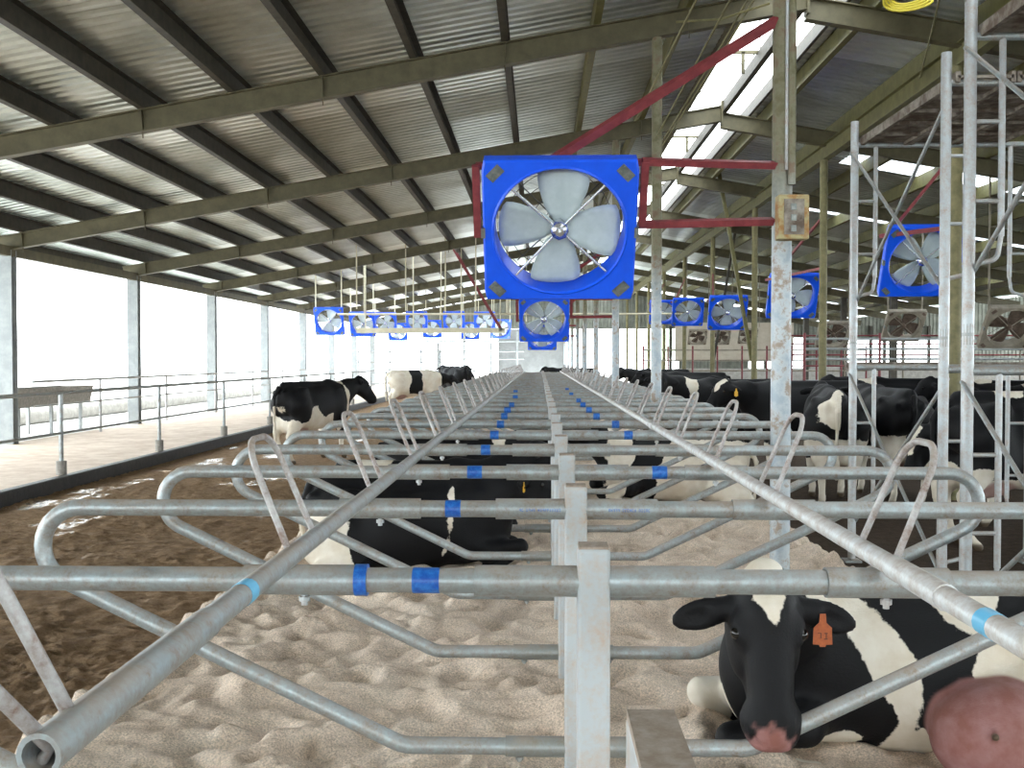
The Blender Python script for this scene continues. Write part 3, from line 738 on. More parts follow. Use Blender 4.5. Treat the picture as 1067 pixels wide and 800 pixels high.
for px, py, d, lb in ((938, 341, 28, 'dusty grey fan hanging between the two scaffold legs'), (866, 350, 33, 'dusty grey fan hanging behind the dark column'), (1046, 343, 21, 'dusty grey fan hanging at the right edge'),
                      (726, 352, 43, 'dusty brown fan before the beige wall, left one'), (750, 352, 43, 'dusty brown fan before the beige wall, middle one'), (778, 351, 43, 'dusty brown fan before the beige wall, right one')):
    t = place_fan(px, py, d, lb, 'dusty unused fans', dusty=True, s=1.0 if d < 40 else .75, tilt=math.radians(38), spin=.4)
bracket(big, 1.60, 6.98)
bracket(small, 1.39, 19.0)
bracket(tiny, 1.36, 37.0)
def hanger(fan, off=.45, zt=None):
    x, y, z = fan.location; mb = MB(); inv = fan.matrix_basis.inverted()
    zt = (zL(x) if x < 3.3 else zR(x)) + .425 if zt is None else zt
    for o in (-off, off):
        mb = MB(); mb.tube([inv @ Vector((x+o, y-.05, z+.40)), inv @ Vector((x+o, y-.05, zt+.175*o*(1 if x < 3.3 else -1)))], .022, 8)
        mb.build('hanger', 'cream' if x < 0 else 'dusty', fan)
bpy.context.view_layer.update()
for o in list(bpy.data.objects):
    if o.parent is None and o.name.startswith('ventilation_fan') and (o.location.x < -1 or o.location.x > 6) : hanger(o)
for f in fB:      # short red arm to the column row B
    x, y, z = f.location; inv = f.matrix_basis.inverted(); mb = MB()
    cy = min(range(13, 62, 6), key=lambda q: abs(q-y))
    mb.bar(inv @ Vector((x-.55, y+.05, z+.36)), inv @ Vector((5.15, cy, z+.36)), .05, .05); mb.bar(inv @ Vector((x-.4, y, z+.45)), inv @ Vector((5.15, cy, z+1.3)), .04, .04)
    mb.build('bracket', 'redpaint', f)['label'] = 'red steel arm'

# plank and cream pipes hanging on the far left
t = empty('hanging_plank', (-3.6, 34.5, 2.70)); mb = MB(); mb.bar((-2.5, 0, 0), (2.45, 0, 0), .06, .17); mb.build('plank', 'cream', t)
mb = MB()
for x in (-2.2, -.6, 1.0, 2.3): mb.tube([(x, 0, .05), (x, 0, zL(-3.6+x)-2.70+.425)], .02, 8)
mb.build('hanger', 'cream', t)
mb = MB(); mb.bar((2.35, .02, 0), (.7, .02, 2.80), .10, .10); mb.build('brace', 'redpaint', t)['label'] = 'red oxide slanting brace'
tag(t, 'long cream plank hanging level below the far left fans', 'plank')
wp = empty('water_pipe', (-2.7, 34.8, 3.26)); mb = MB(); mb.tube([(-4.1, 0, 0), (4.1, 0, 0)], .035, 10); mb.build('pipe_run', 'cream', wp)
for x in (-3.2, -.6, 1.6, 3.6):
    mb = MB(); mb.tube([(x, 0, .02), (x, 0, zL(-2.7+x)+.425-3.26)], .014, 8); mb.build('hanger', 'cream', wp)
tag(wp, 'thin cream pipe running across the barn above the far fans', 'pipe')
mb = MB(); mb.tube([(1.36, 37.08, 3.36), (5.15, 37.08, 3.36)], .03, 10); tag(mb.build('water_pipe', 'cream'), 'short cream pipe between the olive columns', 'pipe')
for i, (x, y) in enumerate(((-5.3, 30), (-4.0, 31), (-2.9, 32), (-1.9, 31), (-1.0, 33), (-.5, 40))):
    mb = MB(); mb.tube([(x, y, 3.2), (x, y, zL(x)+.425)], .02, 8); tag(mb.build('drop_pipe', 'cream'), 'thin cream drop pipe below the left roof, %s from the left' % ordn(i), 'pipe', 'cream drop pipes')
mb = MB(); mb.bar((4.3, 25.125, zR(4.3)+.38), (5.12, 25.125, 1.7), .10, .08); tag(mb.build('diagonal_brace', 'olive_l'), 'slanting olive brace behind the face-on fan', 'brace')
mb = MB(); mb.bar((5.9, 31.12, zR(5.9)+.38), (5.12, 31.12, 1.2), .07, .07); tag(mb.build('diagonal_brace', 'purlin'), 'slanting dark brace crossing the olive one', 'brace')

# ------------------------------------------------------------------ railings and yard things on the left
def railing(x, ys, ztop_, zmid, z0, label, foot=True, mat='galv', y_end=None):
    t = empty('railing', (x, ys[0], z0))
    for y in ys:
        mb = MB(); mb.tube([(0, y-ys[0], 0), (0, y-ys[0], ztop_-z0)], .030, 12); p = mb.build('post', mat, t)
        if foot:
            mb = MB(); mb.tube([(0, y-ys[0], 0), (0, y-ys[0], .19)], .068, 14); mb.build('footing', 'footing', p)
    for z in zmid + [ztop_]:
        mb = MB(); mb.tube([(0, -3.0, z-z0), (0, (y_end or ys[-1])-ys[0], z-z0)], .026 if z == ztop_ else .018, 12); mb.build('rail', 'galv_d', t)
    tag(t, label, 'railing'); return t
railing(-6.52, [10.3, 13.95, 17.6, 21.25, 24.9, 28.55, 32.2, 36, 40, 44, 48, 52], 1.29, [.74], .17, 'two-bar pipe railing along the tan walkway by the black kerb')
railing(-9.55, [22.3, 26.3, 30.3, 34.3, 38.3, 42.3, 46.3, 50.3], 1.32, [.85], .15, 'second pipe railing between the pale columns at the yard edge', False, 'galv_b')
mb = MB(); mb.tube([(-12.6, 5, .32), (-12.6, 70, .32)], .24, 14); tag(mb.build('feed_kerb', 'concrete'), 'long rounded concrete feed kerb out in the white yard', 'kerb')
t = empty('feed_trough', (-10.6, 20.5, .15))
mb = MB(); mb.add([(-.3, -1.3, .62), (.3, -1.3, .62), (.38, -1.3, 1.0), (-.38, -1.3, 1.0), (-.3, 3.0, .62), (.3, 3.0, .62), (.38, 3.0, 1.0), (-.38, 3.0, 1.0)], [(0,1,5,4),(1,2,6,5),(3,0,4,7),(0,3,2,1),(4,5,6,7)])
mb.build('basin', 'footing', t)
for y in (-.9, -.2, 1.2, 2.6):
    for s in (-1, 1):
        mb = MB(); mb.bar((s*.25, y, 0), (s*.25, y, .63), .06, .06); mb.build('leg', 'whitepaint', t)
tag(t, 'grey cattle trough on legs behind the railing at far left', 'trough')
# faint far structures in the yard
# white pipe gates at far end left of the row
t = empty('pipe_gate', (-4.6, 47, 0))
for x in (0, 1.2, 2.4, 3.6): 
    mb = MB(); mb.tube([(x, 0, 0), (x, 0, 3.0 if x in (1.2, 3.6) else 2.5)], .05, 10); mb.build('post', 'whitepaint', t)
mb = MB()
for z in (.7, 1.2, 1.75, 2.1, 2.55): mb.tube([(-.6, 0, z), (3.9, 0, z)], .035, 8)
mb.build('bars', 'whitepaint', t); tag(t, 'tall pale pipe gate at the far end behind the black cow', 'gate')
t = empty('pipe_gate', (-8.6, 49, 0))
for x in (0, 1.5, 3.0, 3.9):
    mb = MB(); mb.tube([(x, 0, 0), (x, 0, 2.2)], .05, 10); mb.build('post', 'whitepaint', t)
mb = MB()
for z in (.6, 1.1, 1.6, 2.1): mb.tube([(0, 0, z), (4.0, 0, z)], .035, 8)
mb.build('bars', 'whitepaint', t); tag(t, 'washed out pipe gate at the far left beside the yard', 'gate')

# right background rails
def far_rail(x0, x1, y, zs, posts, mat, label, pm='redpaint'):
    t = empty('feed_rail', (x0, y, 0)); mb = MB()
    for z in zs: mb.tube([(0, 0, z), (x1-x0, 0, z)], .03, 8)
    mb.build('bars', mat, t)
    n = posts
    for i in range(n):
        mb = MB(); x = (x1-x0)*i/(n-1); mb.tube([(x, 0, 0), (x, 0, zs[-1]+.15)], .035, 8); mb.build('post', pm, t)
    tag(t, label, 'rail'); return t
far_rail(6.6, 27, 26, [1.2, 1.75, 2.0, 2.25], 12, 'whitepaint', 'pale feed rails with red posts behind the right cows')
far_rail(4.0, 12.5, 40, [1.3, 1.7, 2.1], 10, 'dusty', 'rusty pipe fence below the beige wall')
far_rail(9.0, 30, 38, [1.5, 1.9, 2.3, 2.6], 11, 'redpaint', 'reddish pipe fence deep in the barn on the right', 'dusty')
mb = MB(); mb.bar((5.45, 18.6, 1.62), (11.5, 18.6, 1.62), .10, .15); tag(mb.build('head_beam', 'rusty'), 'brown horizontal beam just above the backs of the right cows', 'beam')
mb = MB(); mb.tube([(8.2, 17.5, 2.20), (12.5, 17.5, 2.20)], .09, 12); tag(mb.build('water_main', 'galv_d'), 'dull horizontal pipe at the right edge under the dusty fan', 'pipe')

# ------------------------------------------------------------------ scaffolding
def scaffold(x0, x1, y0, y1, label, tiers=2, th=1.9, deck=True):
    t = empty('scaffold_tower', (x0, y0, 0))
    W = x1-x0; L = y1-y0
    for yi, y in enumerate((0, L)):
        for k in range(tiers):
            z = k*th
            for s, x in ((1, 0), (-1, W)):
                mb = MB(); mb.tube([(x, y, z+(.03 if k == 0 else .0)), (x, y, z+th-.02)], .034, 14)
                leg = mb.build('leg', 'galv_b', t)
                mb = MB(); mb.tube([(x+s*.18, y, z+.55), (x+s*.18, y, z+th-.22)], .019, 10)
                arc = fillet([(x+s*.18, y, z+.55), (x+s*.16, y, z+.42), (x, y, z+.38)], .05, 5); mb.tube(arc, .015, 8)
                for q in (.75, 1.2): mb.tube([(x, y, z+q), (x+s*.18, y, z+q)], .013, 8)
                mb.build('inner_leg', 'galv_b', t)
                if k == 0:
                    mb = MB(); mb.box((x-.07, y-.07, 0), (x+.07, y+.07, .02)); mb.tube([(x, y, .01), (x, y, .1)], .02, 8); mb.build('base_plate', 'galv_d', t)
                else:
                    mb = MB(); mb.tube([(x, y, z-.07), (x, y, z+.05)], .034, 12); mb.build('coupler', 'galv_d', t)
            mb = MB(); mb.tube([(0, y, z+th-.22), (W, y, z+th-.22)], .024, 10); mb.build('cross_bar', 'galv', t)
    for k in range(tiers):
        z = k*th
        for x in (0, W):
            for a, b in (((x, 0, z+.35), (x, L, z+th-.28)), ((x, L, z+.35), (x, 0, z+th-.28))):
                o = -.03 if a[1] == 0 else .03
                mb = MB(); mb.tube([(a[0]+o, a[1], a[2]), (b[0]+o, b[1], b[2])], .014, 8); mb.build('brace', 'galv', t)
    if deck:
        d = empty('deck'); d.parent = t
        zt = tiers*th-.20
        for i in range(3):
            xx = .06 + i*.40
            mb = MB(); mb.box((xx, -.05, zt), (xx+.36, L+.05, zt+.02)); mb.bar((xx, -.05, zt+.01), (xx, L+.05, zt+.01), .03, .07); mb.bar((xx+.36, -.05, zt+.01), (xx+.36, L+.05, zt+.01), .03, .07)
            for q in range(6): mb.bar((xx, q*L/5, zt-.01), (xx+.36, q*L/5, zt-.01), .03, .03)
            mb.build('plank', 'rusty', d)
    tag(t, label, 'scaffold', 'scaffold towers in the right alley'); return t
scaffold(2.70, 4.20, 7.0, 9.0, 'scaffold tower with a rusty deck, the farther of the two')
scaffold(2.45, 3.95, 4.0, 6.0, 'scaffold tower cut off by the right edge, with the thickest leg')

# ------------------------------------------------------------------ cattle
class SDF:
    """smooth union of rounded cones and ellipsoids, meshed by surface nets"""
    def __init__(s, lo, hi, h):
        s.lo = np.array(lo, float); s.h = h
        s.n = np.ceil((np.array(hi, float)-s.lo)/h).astype(int)+1
        s.F = np.full(tuple(s.n), 1.0, np.float32)
        s.ax = [s.lo[i]+h*np.arange(s.n[i]) for i in range(3)]
    def _sub(s, lo, hi, m=.16):
        sl = []; 
        for i in range(3):
            a = max(0, int((lo[i]-m-s.lo[i])/s.h)); b = min(s.n[i], int((hi[i]+m-s.lo[i])/s.h)+2)
            if b <= a: return None, None
            sl.append(slice(a, b))
        X, Y, Z = np.meshgrid(s.ax[0][sl[0]], s.ax[1][sl[1]], s.ax[2][sl[2]], indexing='ij')
        return tuple(sl), np.stack([X, Y, Z], -1)
    def _mix(s, sl, d, k, sub=False):
        a = s.F[sl]
        if sub:
            b = -d; h = np.clip(.5+.5*(b-a)/k, 0, 1); s.F[sl] = a*(1-h)+b*h + k*h*(1-h)
        else:
            h = np.clip(.5+.5*(a-d)/k, 0, 1); s.F[sl] = a*(1-h)+d*h - k*h*(1-h)
    def cone(s, a, b, ra, rb, k=.06, sub=False):
        a = np.array(a, float); b = np.array(b, float); r = max(ra, rb)
        sl, P = s._sub(np.minimum(a, b)-r, np.maximum(a, b)+r)
        if sl is None: return
        ba = b-a; t = np.clip(((P-a) @ ba)/max(ba @ ba, 1e-9), 0, 1)
        d = np.linalg.norm(P-a-t[..., None]*ba, axis=-1) - (ra+(rb-ra)*t)
        s._mix(sl, d, k, sub)
    def chain(s, pts, rs, k=.05):
        for i in range(len(pts)-1): s.cone(pts[i], pts[i+1], rs[i], rs[i+1], k)
    def ell(s, c, r, k=.06, R=None, sub=False):
        c = np.array(c, float); r = np.array(r, float); m = r.max() if R is not None else r
        sl, P = s._sub(c-m, c+m)
        if sl is None: return
        Q = P-c
        if R is not None: Q = Q @ np.array(R)
        k0 = np.linalg.norm(Q/r, axis=-1); k1 = np.linalg.norm(Q/(r*r), axis=-1)+1e-9
        s._mix(sl, k0*(k0-1)/k1, k, sub)
    def mesh(s):
        F = s.F; n = s.n; I = F < 0
        cs = np.zeros(tuple(n-1)+(3,), np.float32); cn = np.zeros(tuple(n-1), np.float32)
        nx, ny, nz_ = n-1
        for ax in range(3):
            o = [a for a in range(3) if a != ax]
            for da in (0, 1):
                for db in (0, 1):
                    st = [0, 0, 0]; st[o[0]] = da; st[o[1]] = db
                    A = F[st[0]:st[0]+nx, st[1]:st[1]+ny, st[2]:st[2]+nz_]
                    e = list(st); e[ax] = 1
                    B = F[e[0]:e[0]+nx, e[1]:e[1]+ny, e[2]:e[2]+nz_]
                    m = (A < 0) != (B < 0)
                    t = np.where(m, A/np.where(m, A-B, 1), 0)
                    cs[..., ax] += t; cs[..., o[0]] += m*da; cs[..., o[1]] += m*db; cn += m
        act = cn > 0; idx = np.full(act.shape, -1, int); idx[act] = np.arange(act.sum())
        ijk = np.argwhere(act)
        V = s.lo + s.h*(ijk + cs[act]/cn[act][:, None])
        Q = []
        for ax in range(3):
            A = np.swapaxes(I, 0, ax) if ax else I
            J = np.swapaxes(idx, 0, ax) if ax else idx
            a = A[:-1, 1:-1, 1:-1]; b = A[1:, 1:-1, 1:-1]
            c = np.argwhere(a != b); 
            if len(c) == 0: continue
            i, j, k = c[:, 0], c[:, 1]+1, c[:, 2]+1
            q = np.stack([J[i, j-1, k-1], J[i, j, k-1], J[i, j, k], J[i, j-1, k]], 1)
            flip = b[c[:, 0], c[:, 1], c[:, 2]]
            if ax: flip = ~flip
            q[flip] = q[flip][:, ::-1]
            Q.append(q)
        Q = np.concatenate(Q); Q = Q[(Q >= 0).all(1)]
        return V, Q

def poly_sd(x, z, poly):
    """signed distance (positive inside) to a polygon, vectorised"""
    P = np.array(poly, float); n = len(P); d = np.full(x.shape, 1e9); ins = np.zeros(x.shape, bool)
    for i in range(n):
        a = P[i]; b = P[(i+1) % n]; e = b-a
        wx, wz = x-a[0], z-a[1]; t = np.clip((wx*e[0]+wz*e[1])/(e @ e), 0, 1)
        d = np.minimum(d, np.hypot(wx-e[0]*t, wz-e[1]*t))
        c = ((a[1] > z) != (b[1] > z)) & (x < (b[0]-a[0])*(z-a[1])/((b[1]-a[1]) if b[1] != a[1] else 1e-9)+a[0])
        ins ^= c
    return np.where(ins, d, -d)

def unit(v): v = np.array(v, float); return v/np.linalg.norm(v)

def head_frame(poll, D, U):
    D = unit(D); U = np.array(U, float); U = unit(U - D*(U @ D)); Yv = np.cross(U, D)
    return np.array(poll, float), D, Yv, U

def add_head(s, fr, sc_=1.0, ear=(0., 0.), ex=.035, droop=0.):
    o, D, Yv, U = fr
    def P(x, y, z): return o + sc_*(D*x + Yv*y + U*z)
    R = np.stack([D, Yv, U], 1)
    q = sc_
    s.ell(P(.07, 0, -.06), (.13*q, .105*q, .105*q), .05, R)
    s.cone(P(-.01, 0, -.005), P(.10, 0, .0), .065*q, .085*q, .04)          # poll and forehead
    for y in (-1, 1):
        s.ell(P(.155, y*.085, -.008), (.055*q, .035*q, .040*q), .035, R)       # brow
        s.ell(P(.15, y*.078, -.115), (.135*q, .042*q, .085*q), .05, R)           # cheek
    s.cone(P(.14, 0, -.01), P(.42, 0, -.045), .084*q, .066*q, .05)           # nose bridge
    s.cone(P(.12, 0, -.15), P(.44, 0, -.112), .090*q, .054*q, .06)           # jaw
    s.cone(P(.43, -.030, -.070), P(.43, .030, -.070), .068*q, .068*q, .04)   # muzzle
    s.cone(P(.475, -.026, -.065), P(.475, .026, -.065), .052*q, .052*q, .03)
    s.cone(P(.44, -.02, -.135), P(.44, .02, -.135), .036*q, .036*q, .02)     # lower lip
    for y in (-1, 1):
        s.cone(P(.525, y*.042, -.035), P(.49, y*.060, -.04), .013*q, .009*q, .012, sub=True)   # nostril
        s.ell(P(.175, y*.118, .010), (.019*q, .014*q, .012*q), .012, R, sub=True)              # eye socket
        # ear: a flattened leaf pointing sideways
        dr = ear[0] if y > 0 else ear[1]
        e = unit(D*(.12+dr+droop) + Yv*y*1.0 + U*(-.20))
        n_ = unit(U*1.0 + D*.45 - e*((U*1.0+D*.45) @ e)); m_ = np.cross(n_, e)
        RR = np.stack([e, m_, n_], 1); c = P(ex, y*.12, -.05)
        s.ell(c + e*.085*q, (.105*q, .052*q, .022*q), .02, RR)
        s.ell(c + e*.10*q + n_*.026*q, (.07*q, .030*q, .018*q), .012, RR, sub=True)
        s.cone(c - e*.03*q, c+e*.04*q, .035*q, .032*q, .03)
    return P

def hooves(s): pass

def make_cow(name, label, pose, loc, rz, scale=1., h=.03, head=None, white=(), wh=(), neck_mid=None, tagspec=None, roll=0., udder=True, legs=None, group=None, white_legs=True, udder_c=None, tail=True, face=None, ear=(0, 0), zlimit=None, facew=0, tail_white=True):
    lying = pose == 'lying'
    lo, hi = ((-1.25, -.95, -.15), (1.75, .95, 1.25)) if lying else ((-1.2, -.75, -.02), (1.9, .75, 1.62))
    s = SDF(lo, hi, h)
    cr, sr = math.cos(roll), math.sin(roll)
    dz = -.56 if lying else 0
    def T(x, y, z):          # torso point, lowered and rolled when lying
        z += dz
        if roll: zc = .38; y, z = y*cr-(z-zc)*sr, zc+y*sr+(z-zc)*cr
        return (x, y, z)
    wz = 1.12 if lying else 1.
    # torso
    s.ell(T(.46, 0, .98), (.36, .25*wz, .36), .10)
    s.ell(T(.12, 0, .95), (.46, .31*wz, .385), .12)
    s.ell(T(-.22, 0, .92), (.46, .345*wz, .40), .12)
    s.ell(T(-.62, 0, 1.08), (.33, .25, .27), .10)
    s.cone(T(-.80, 0, 1.335), T(.40, 0, 1.325), .065, .07, .09)
    s.cone(T(.36, 0, 1.33), T(.58, 0, 1.22), .085, .12, .09)
    for y in (-1, 1):
        s.ell(T(-.52, y*.225, 1.255), (.10, .055, .055), .07)
        s.ell(T(-.87, y*.105, 1.20), (.07, .05, .06), .06)
        s.ell(T(.42, y*.20, 1.0), (.15, .07, .28), .09)
        s.ell(T(-.63, y*.20, 1.0), (.22, .10, .26), .09)
    s.ell(T(.66 if lying else .74, 0, .84), (.13, .13, .20), .09)
    # head and neck
    if head is None:
        head = dict(p=(1.16, 0, 1.40), D=(.72, 0, -.69), U=(.69, 0, .72)) if not lying else dict(p=(1.16, 0, .98), D=(.80, 0, -.6), U=(.6, 0, .8))
    fr = head_frame(head['p'], head['D'], head['U'])
    hp = fr[0] + fr[1]*.06 - fr[3]*.07
    nb = np.array(T(.52, 0, 1.12)); nm = np.array(neck_mid) if neck_mid is not None else (nb*.45+hp*.55)+np.array([0, 0, .02])
    s.cone(nb, nm, .235, .165, .10); s.cone(nm, hp, .165, .115, .08)
    s.cone(np.array(T(.62, 0, .95)), nm - np.array([0, 0, .10]), .17, .10, .10)
    Ph = add_head(s, fr, head.get('s', 1.), ear, head.get('ex', .035), head.get('droop', 0.))
    # legs
    feet = []
    if not lying:
        sw = legs or (0, 0, 0, 0)
        for i, y in enumerate((-1, 1)):
            a = sw[i]
            s.chain([(.44, y*.19, .86), (.45+.3*a, y*.185, .50), (.45+.55*a, y*.18, .42), (.44+.8*a, y*.175, .15), (.47+.85*a, y*.175, .09)], [.125, .060, .056, .034, .042], .05)
            s.cone((.50+.85*a, y*.175, .055), (.52+.85*a, y*.175, .035), .045, .050, .02); feet.append((.5+.85*a, y*.175))
            b = sw[2+i]
            s.chain([(-.62, y*.19, 1.0), (-.50, y*.21, .78)], [.20, .15], .08)
            s.chain([(-.60, y*.20, .82), (-.74+.3*b, y*.19, .60), (-.83+.5*b, y*.18, .48)], [.15, .085, .052], .06)
            s.chain([(-.83+.5*b, y*.18, .48), (-.78+.8*b, y*.17, .16), (-.74+.85*b, y*.17, .09)], [.052, .037, .044], .03)
            s.cone((-.71+.85*b, y*.17, .055), (-.69+.85*b, y*.17, .035), .045, .050, .02)
        if udder:
            s.ell((-.54, 0, .66), (.25, .18, .22), .07)
            for x in (-.60, -.40):
                for y in (-1, 1): s.cone((x, y*.085, .50), (x, y*.095, .42), .018, .013, .02)
        if tail:
            s.chain([(-.92, 0, 1.30), (-1.01, .02, 1.15), (-1.00, .03, .80), (-.98, .03, .55)], [.040, .030, .022, .028], .03)
            s.cone((-.98, .03, .56), (-.97, .03, .40), .04, .03, .03)
    else:
        y = 1
        # foreleg folded under on each side
        s.chain([T(.42, .20, .85), (.52, .36, .22), (.84, .34, .16)], [.13, .085, .068], .05)
        s.chain([(.84, .34, .14), (.56, .40, .04), (.47, .40, .03)], [.062, .04, .045], .03)
        s.chain([T(.42, -.20, .85), (.62, -.22, .18), (.90, -.14, .22)], [.13, .085, .068], .05)
        s.chain([(.90, -.14, .20), (.68, -.22, .04), (.58, -.22, .03)], [.062, .04, .045], .03)
        # hind legs: thigh, hock, foot forward along the belly
        s.ell((-.60, .34, .26), (.34, .20, .26), .08)
        s.chain([(-.45, .46, .22), (-.80, .52, .12), (-.86, .50, .08)], [.14, .08, .062], .05)
        s.chain([(-.84, .52, .07), (-.45, .60, .05), (-.33, .60, .04)], [.055, .040, .046], .03)
        s.ell((-.62, -.24, .24), (.34, .16, .24), .08)
        s.chain([(-.50, -.34, .16), (-.78, -.40, .08), (-.45, -.46, .03)], [.12, .06, .045], .04)
        if udder:
            uc = udder_c or (-.36, .42, .20)
            s.ell(uc, (.29, .20, .23), .11)
            for dx, dy, dzz in ((-.13, .13, -.10), (.12, .14, -.09), (.09, .17, .06)): s.cone((uc[0]+dx, uc[1]+dy, uc[2]+dzz), (uc[0]+dx*1.25, uc[1]+dy*1.4, uc[2]+dzz*1.3), .020, .015, .02)
        if tail: s.chain([(-.92, 0, .74), (-1.02, .05, .50), (-1.0, .14, .2), (-.95, .25, .07)], [.040, .028, .022, .030], .03)
    V, Q = s.mesh()
    # colours
    x, y, z = V.T; w = np.full(len(V), -.3)
    for p in wh:             # polygons in side view; p = (side, polygon)
        sd = poly_sd(x, z, p[1])
        if p[0]: sd = np.where(y*p[0] > -.02, sd, -.3)
        w = np.maximum(w, sd)
    for c, r in white:       # ellipsoid patches
        c = np.array(c); r = np.array(r); q = (V-c)/r; L = np.linalg.norm(q, axis=1); w = np.maximum(w, (1-L)*r.min())
    amp = .018 if h < .015 else .05
    w = w + amp*np.array([mnoise.noise(Vector((a*6, b*6, c*6+len(label)))) for a, b, c in V.tolist()])
    if not lying and white_legs:
        w = np.maximum(w, np.clip(.50-z, -.3, .3))
        if udder: w = np.maximum(w, .26-np.linalg.norm((V-np.array((-.5, 0, .58)))/np.array((1, .9, 1)), axis=1))
    if tail and tail_white and not lying: w = np.maximum(w, np.where((x < -.93) & (z < .62), .1, -.3))
    hl = (V-fr[0]) @ np.stack([fr[1], fr[2], fr[3]], 1)   # head coordinates
    inh = (np.linalg.norm(hl-np.array((.25, 0, -.05))*head.get('s', 1.), axis=1) < .34*head.get('s', 1.))
    w = np.where(inh & (hl[:, 0] > .05), -.3, w)
    if face:
        sd = poly_sd(hl[:, 0], hl[:, 1], face); w = np.where(inh & (hl[:, 2] > -.06), np.maximum(w, sd), w)
    pink = np.zeros(len(V)); q_ = head.get('s', 1.)
    if face is not None and facew:
        mz = .066*q_ - np.linalg.norm((hl/q_-np.array((.505, -.012, -.055)))/np.array((1.05, 1.0, 1.2)), axis=1)*q_ + .02*np.sin(hl[:, 1]*90)*np.sin(hl[:, 0]*70+1)
        pink = np.maximum(pink, np.clip(mz/.02+.5, 0, 1))
    if udder:
        if lying:
            L = np.linalg.norm((V-np.array(uc))/np.array((.30, .23, .245)), axis=1); pink = np.maximum(pink, np.where(y > uc[1]-.12, np.clip((1.08-L+.03*np.sin(x*31)*np.sin(z*27+1))*14, 0, 1), 0))
        else:
            L = np.linalg.norm((V-np.array((-.5, 0, .58)))/np.array((.25, .20, .20)), axis=1); pink = np.maximum(pink, np.clip((1.05-L)*5, 0, .8))
    hoof = np.clip((.075-z)/.02, 0, 1) if not lying else np.clip((.08-z)/.05, 0, 1)*.7
    if lying: hoof = np.where(inh, 0, hoof)
    if lying and udder:
        for dx, dy, dzz in ((-.13, .13, -.10), (.12, .14, -.09), (.09, .17, .06)):
            tp = np.array((uc[0]+dx*1.25, uc[1]+dy*1.4, uc[2]+dzz*1.3)); hoof = np.maximum(hoof, np.clip((.045-np.linalg.norm(V-tp, axis=1))/.015, 0, 1))
    t = empty(name, loc, rz); t.scale = (scale,)*3
    me = bpy.data.meshes.new('body'); me.from_pydata(V.tolist(), [], Q.tolist())
    me.polygons.foreach_set('use_smooth', [True]*len(me.polygons)); me.materials.append(M['hide'])
    for nm_, arr in (('w', w), ('pink', pink), ('hoof', hoof)):
        a = me.attributes.new(nm_, 'FLOAT', 'POINT'); a.data.foreach_set('value', arr.astype(np.float32))
    me.update(); o = bpy.data.objects.new('body', me); COL.objects.link(o); o.parent = t
    sm = o.modifiers.new('sm', 'SMOOTH'); sm.factor = .5; sm.iterations = 2
    q = head.get('s', 1.)
    for yy in (-1, 1):
        bm = bmesh.new(); bmesh.ops.create_uvsphere(bm, u_segments=14, v_segments=10, radius=.0200*q)
        c = Ph(.175, yy*.1025, .003)
        for v in bm.verts: v.co += Vector(c)
        for f in bm.faces: f.smooth = True
        m2 = bpy.data.meshes.new('eye'); bm.to_mesh(m2); bm.free(); m2.materials.append(M['eye'])
        eo = bpy.data.objects.new('eye', m2); COL.objects.link(eo); eo.parent = t
    if tagspec:
        yy, mat_, sz = tagspec
        dr = ear[0] if yy > 0 else ear[1]
        e = unit(fr[1]*(.12+dr+head.get('droop', 0.)) + fr[2]*yy - fr[3]*.20); c = Ph(head.get('ex', .035), yy*.12, -.05) + e*head.get('te', .11)*q + fr[3]*.035*q
        dn = unit(np.array((0, 0, -1.)) ); sx = unit(np.cross(dn, fr[3]*1.0 + 1e-4)); nn = unit(np.cross(sx, dn)); 
        if nn @ fr[3] < 0: nn = -nn
        out = [(-.007, 0), (.007, 0), (.009, .022), (.022, .034), (.0235, .075), (.008, .076), (.007, .081), (-.007, .081), (-.008, .076), (-.0235, .075), (-.022, .034), (-.009, .022)]
        c = c + dn*.005
        vv = [c + sx*a*sz + dn*b*sz + nn*d for d in (.002, .005) for a, b in out]; n = len(out)
        tg = mesh_obj('ear_tag', [tuple(p) for p in vv], [tuple(range(n)), tuple(range(n, 2*n))[::-1]] + [(i, (i+1) % n, n+(i+1) % n, n+i) for i in range(n)], mat_, t)
        tg['label'] = 'orange ear tag' if mat_ == 'tag_o' else 'yellow ear tag'
        if h < .02:
            mb = MB()
            for a0, a1, b0, b1 in ((-.012, -.004, .046, .049), (.003, .012, .046, .048), (-.010, -.007, .046, .062), (.003, .006, .046, .060), (-.012, -.003, .060, .063)):
                mb.add([tuple(c + sx*a*sz + dn*b*sz + nn*.0062) for a, b in ((a0, b0), (a1, b0), (a1, b1), (a0, b1))], [(0, 1, 2, 3)])
            mb.build('tag_marks', 'ink', tg)
    tag(t, label, 'cow', group); t['pose_kind'] = pose
    return t

HG = 'holstein dairy cows in the barn'
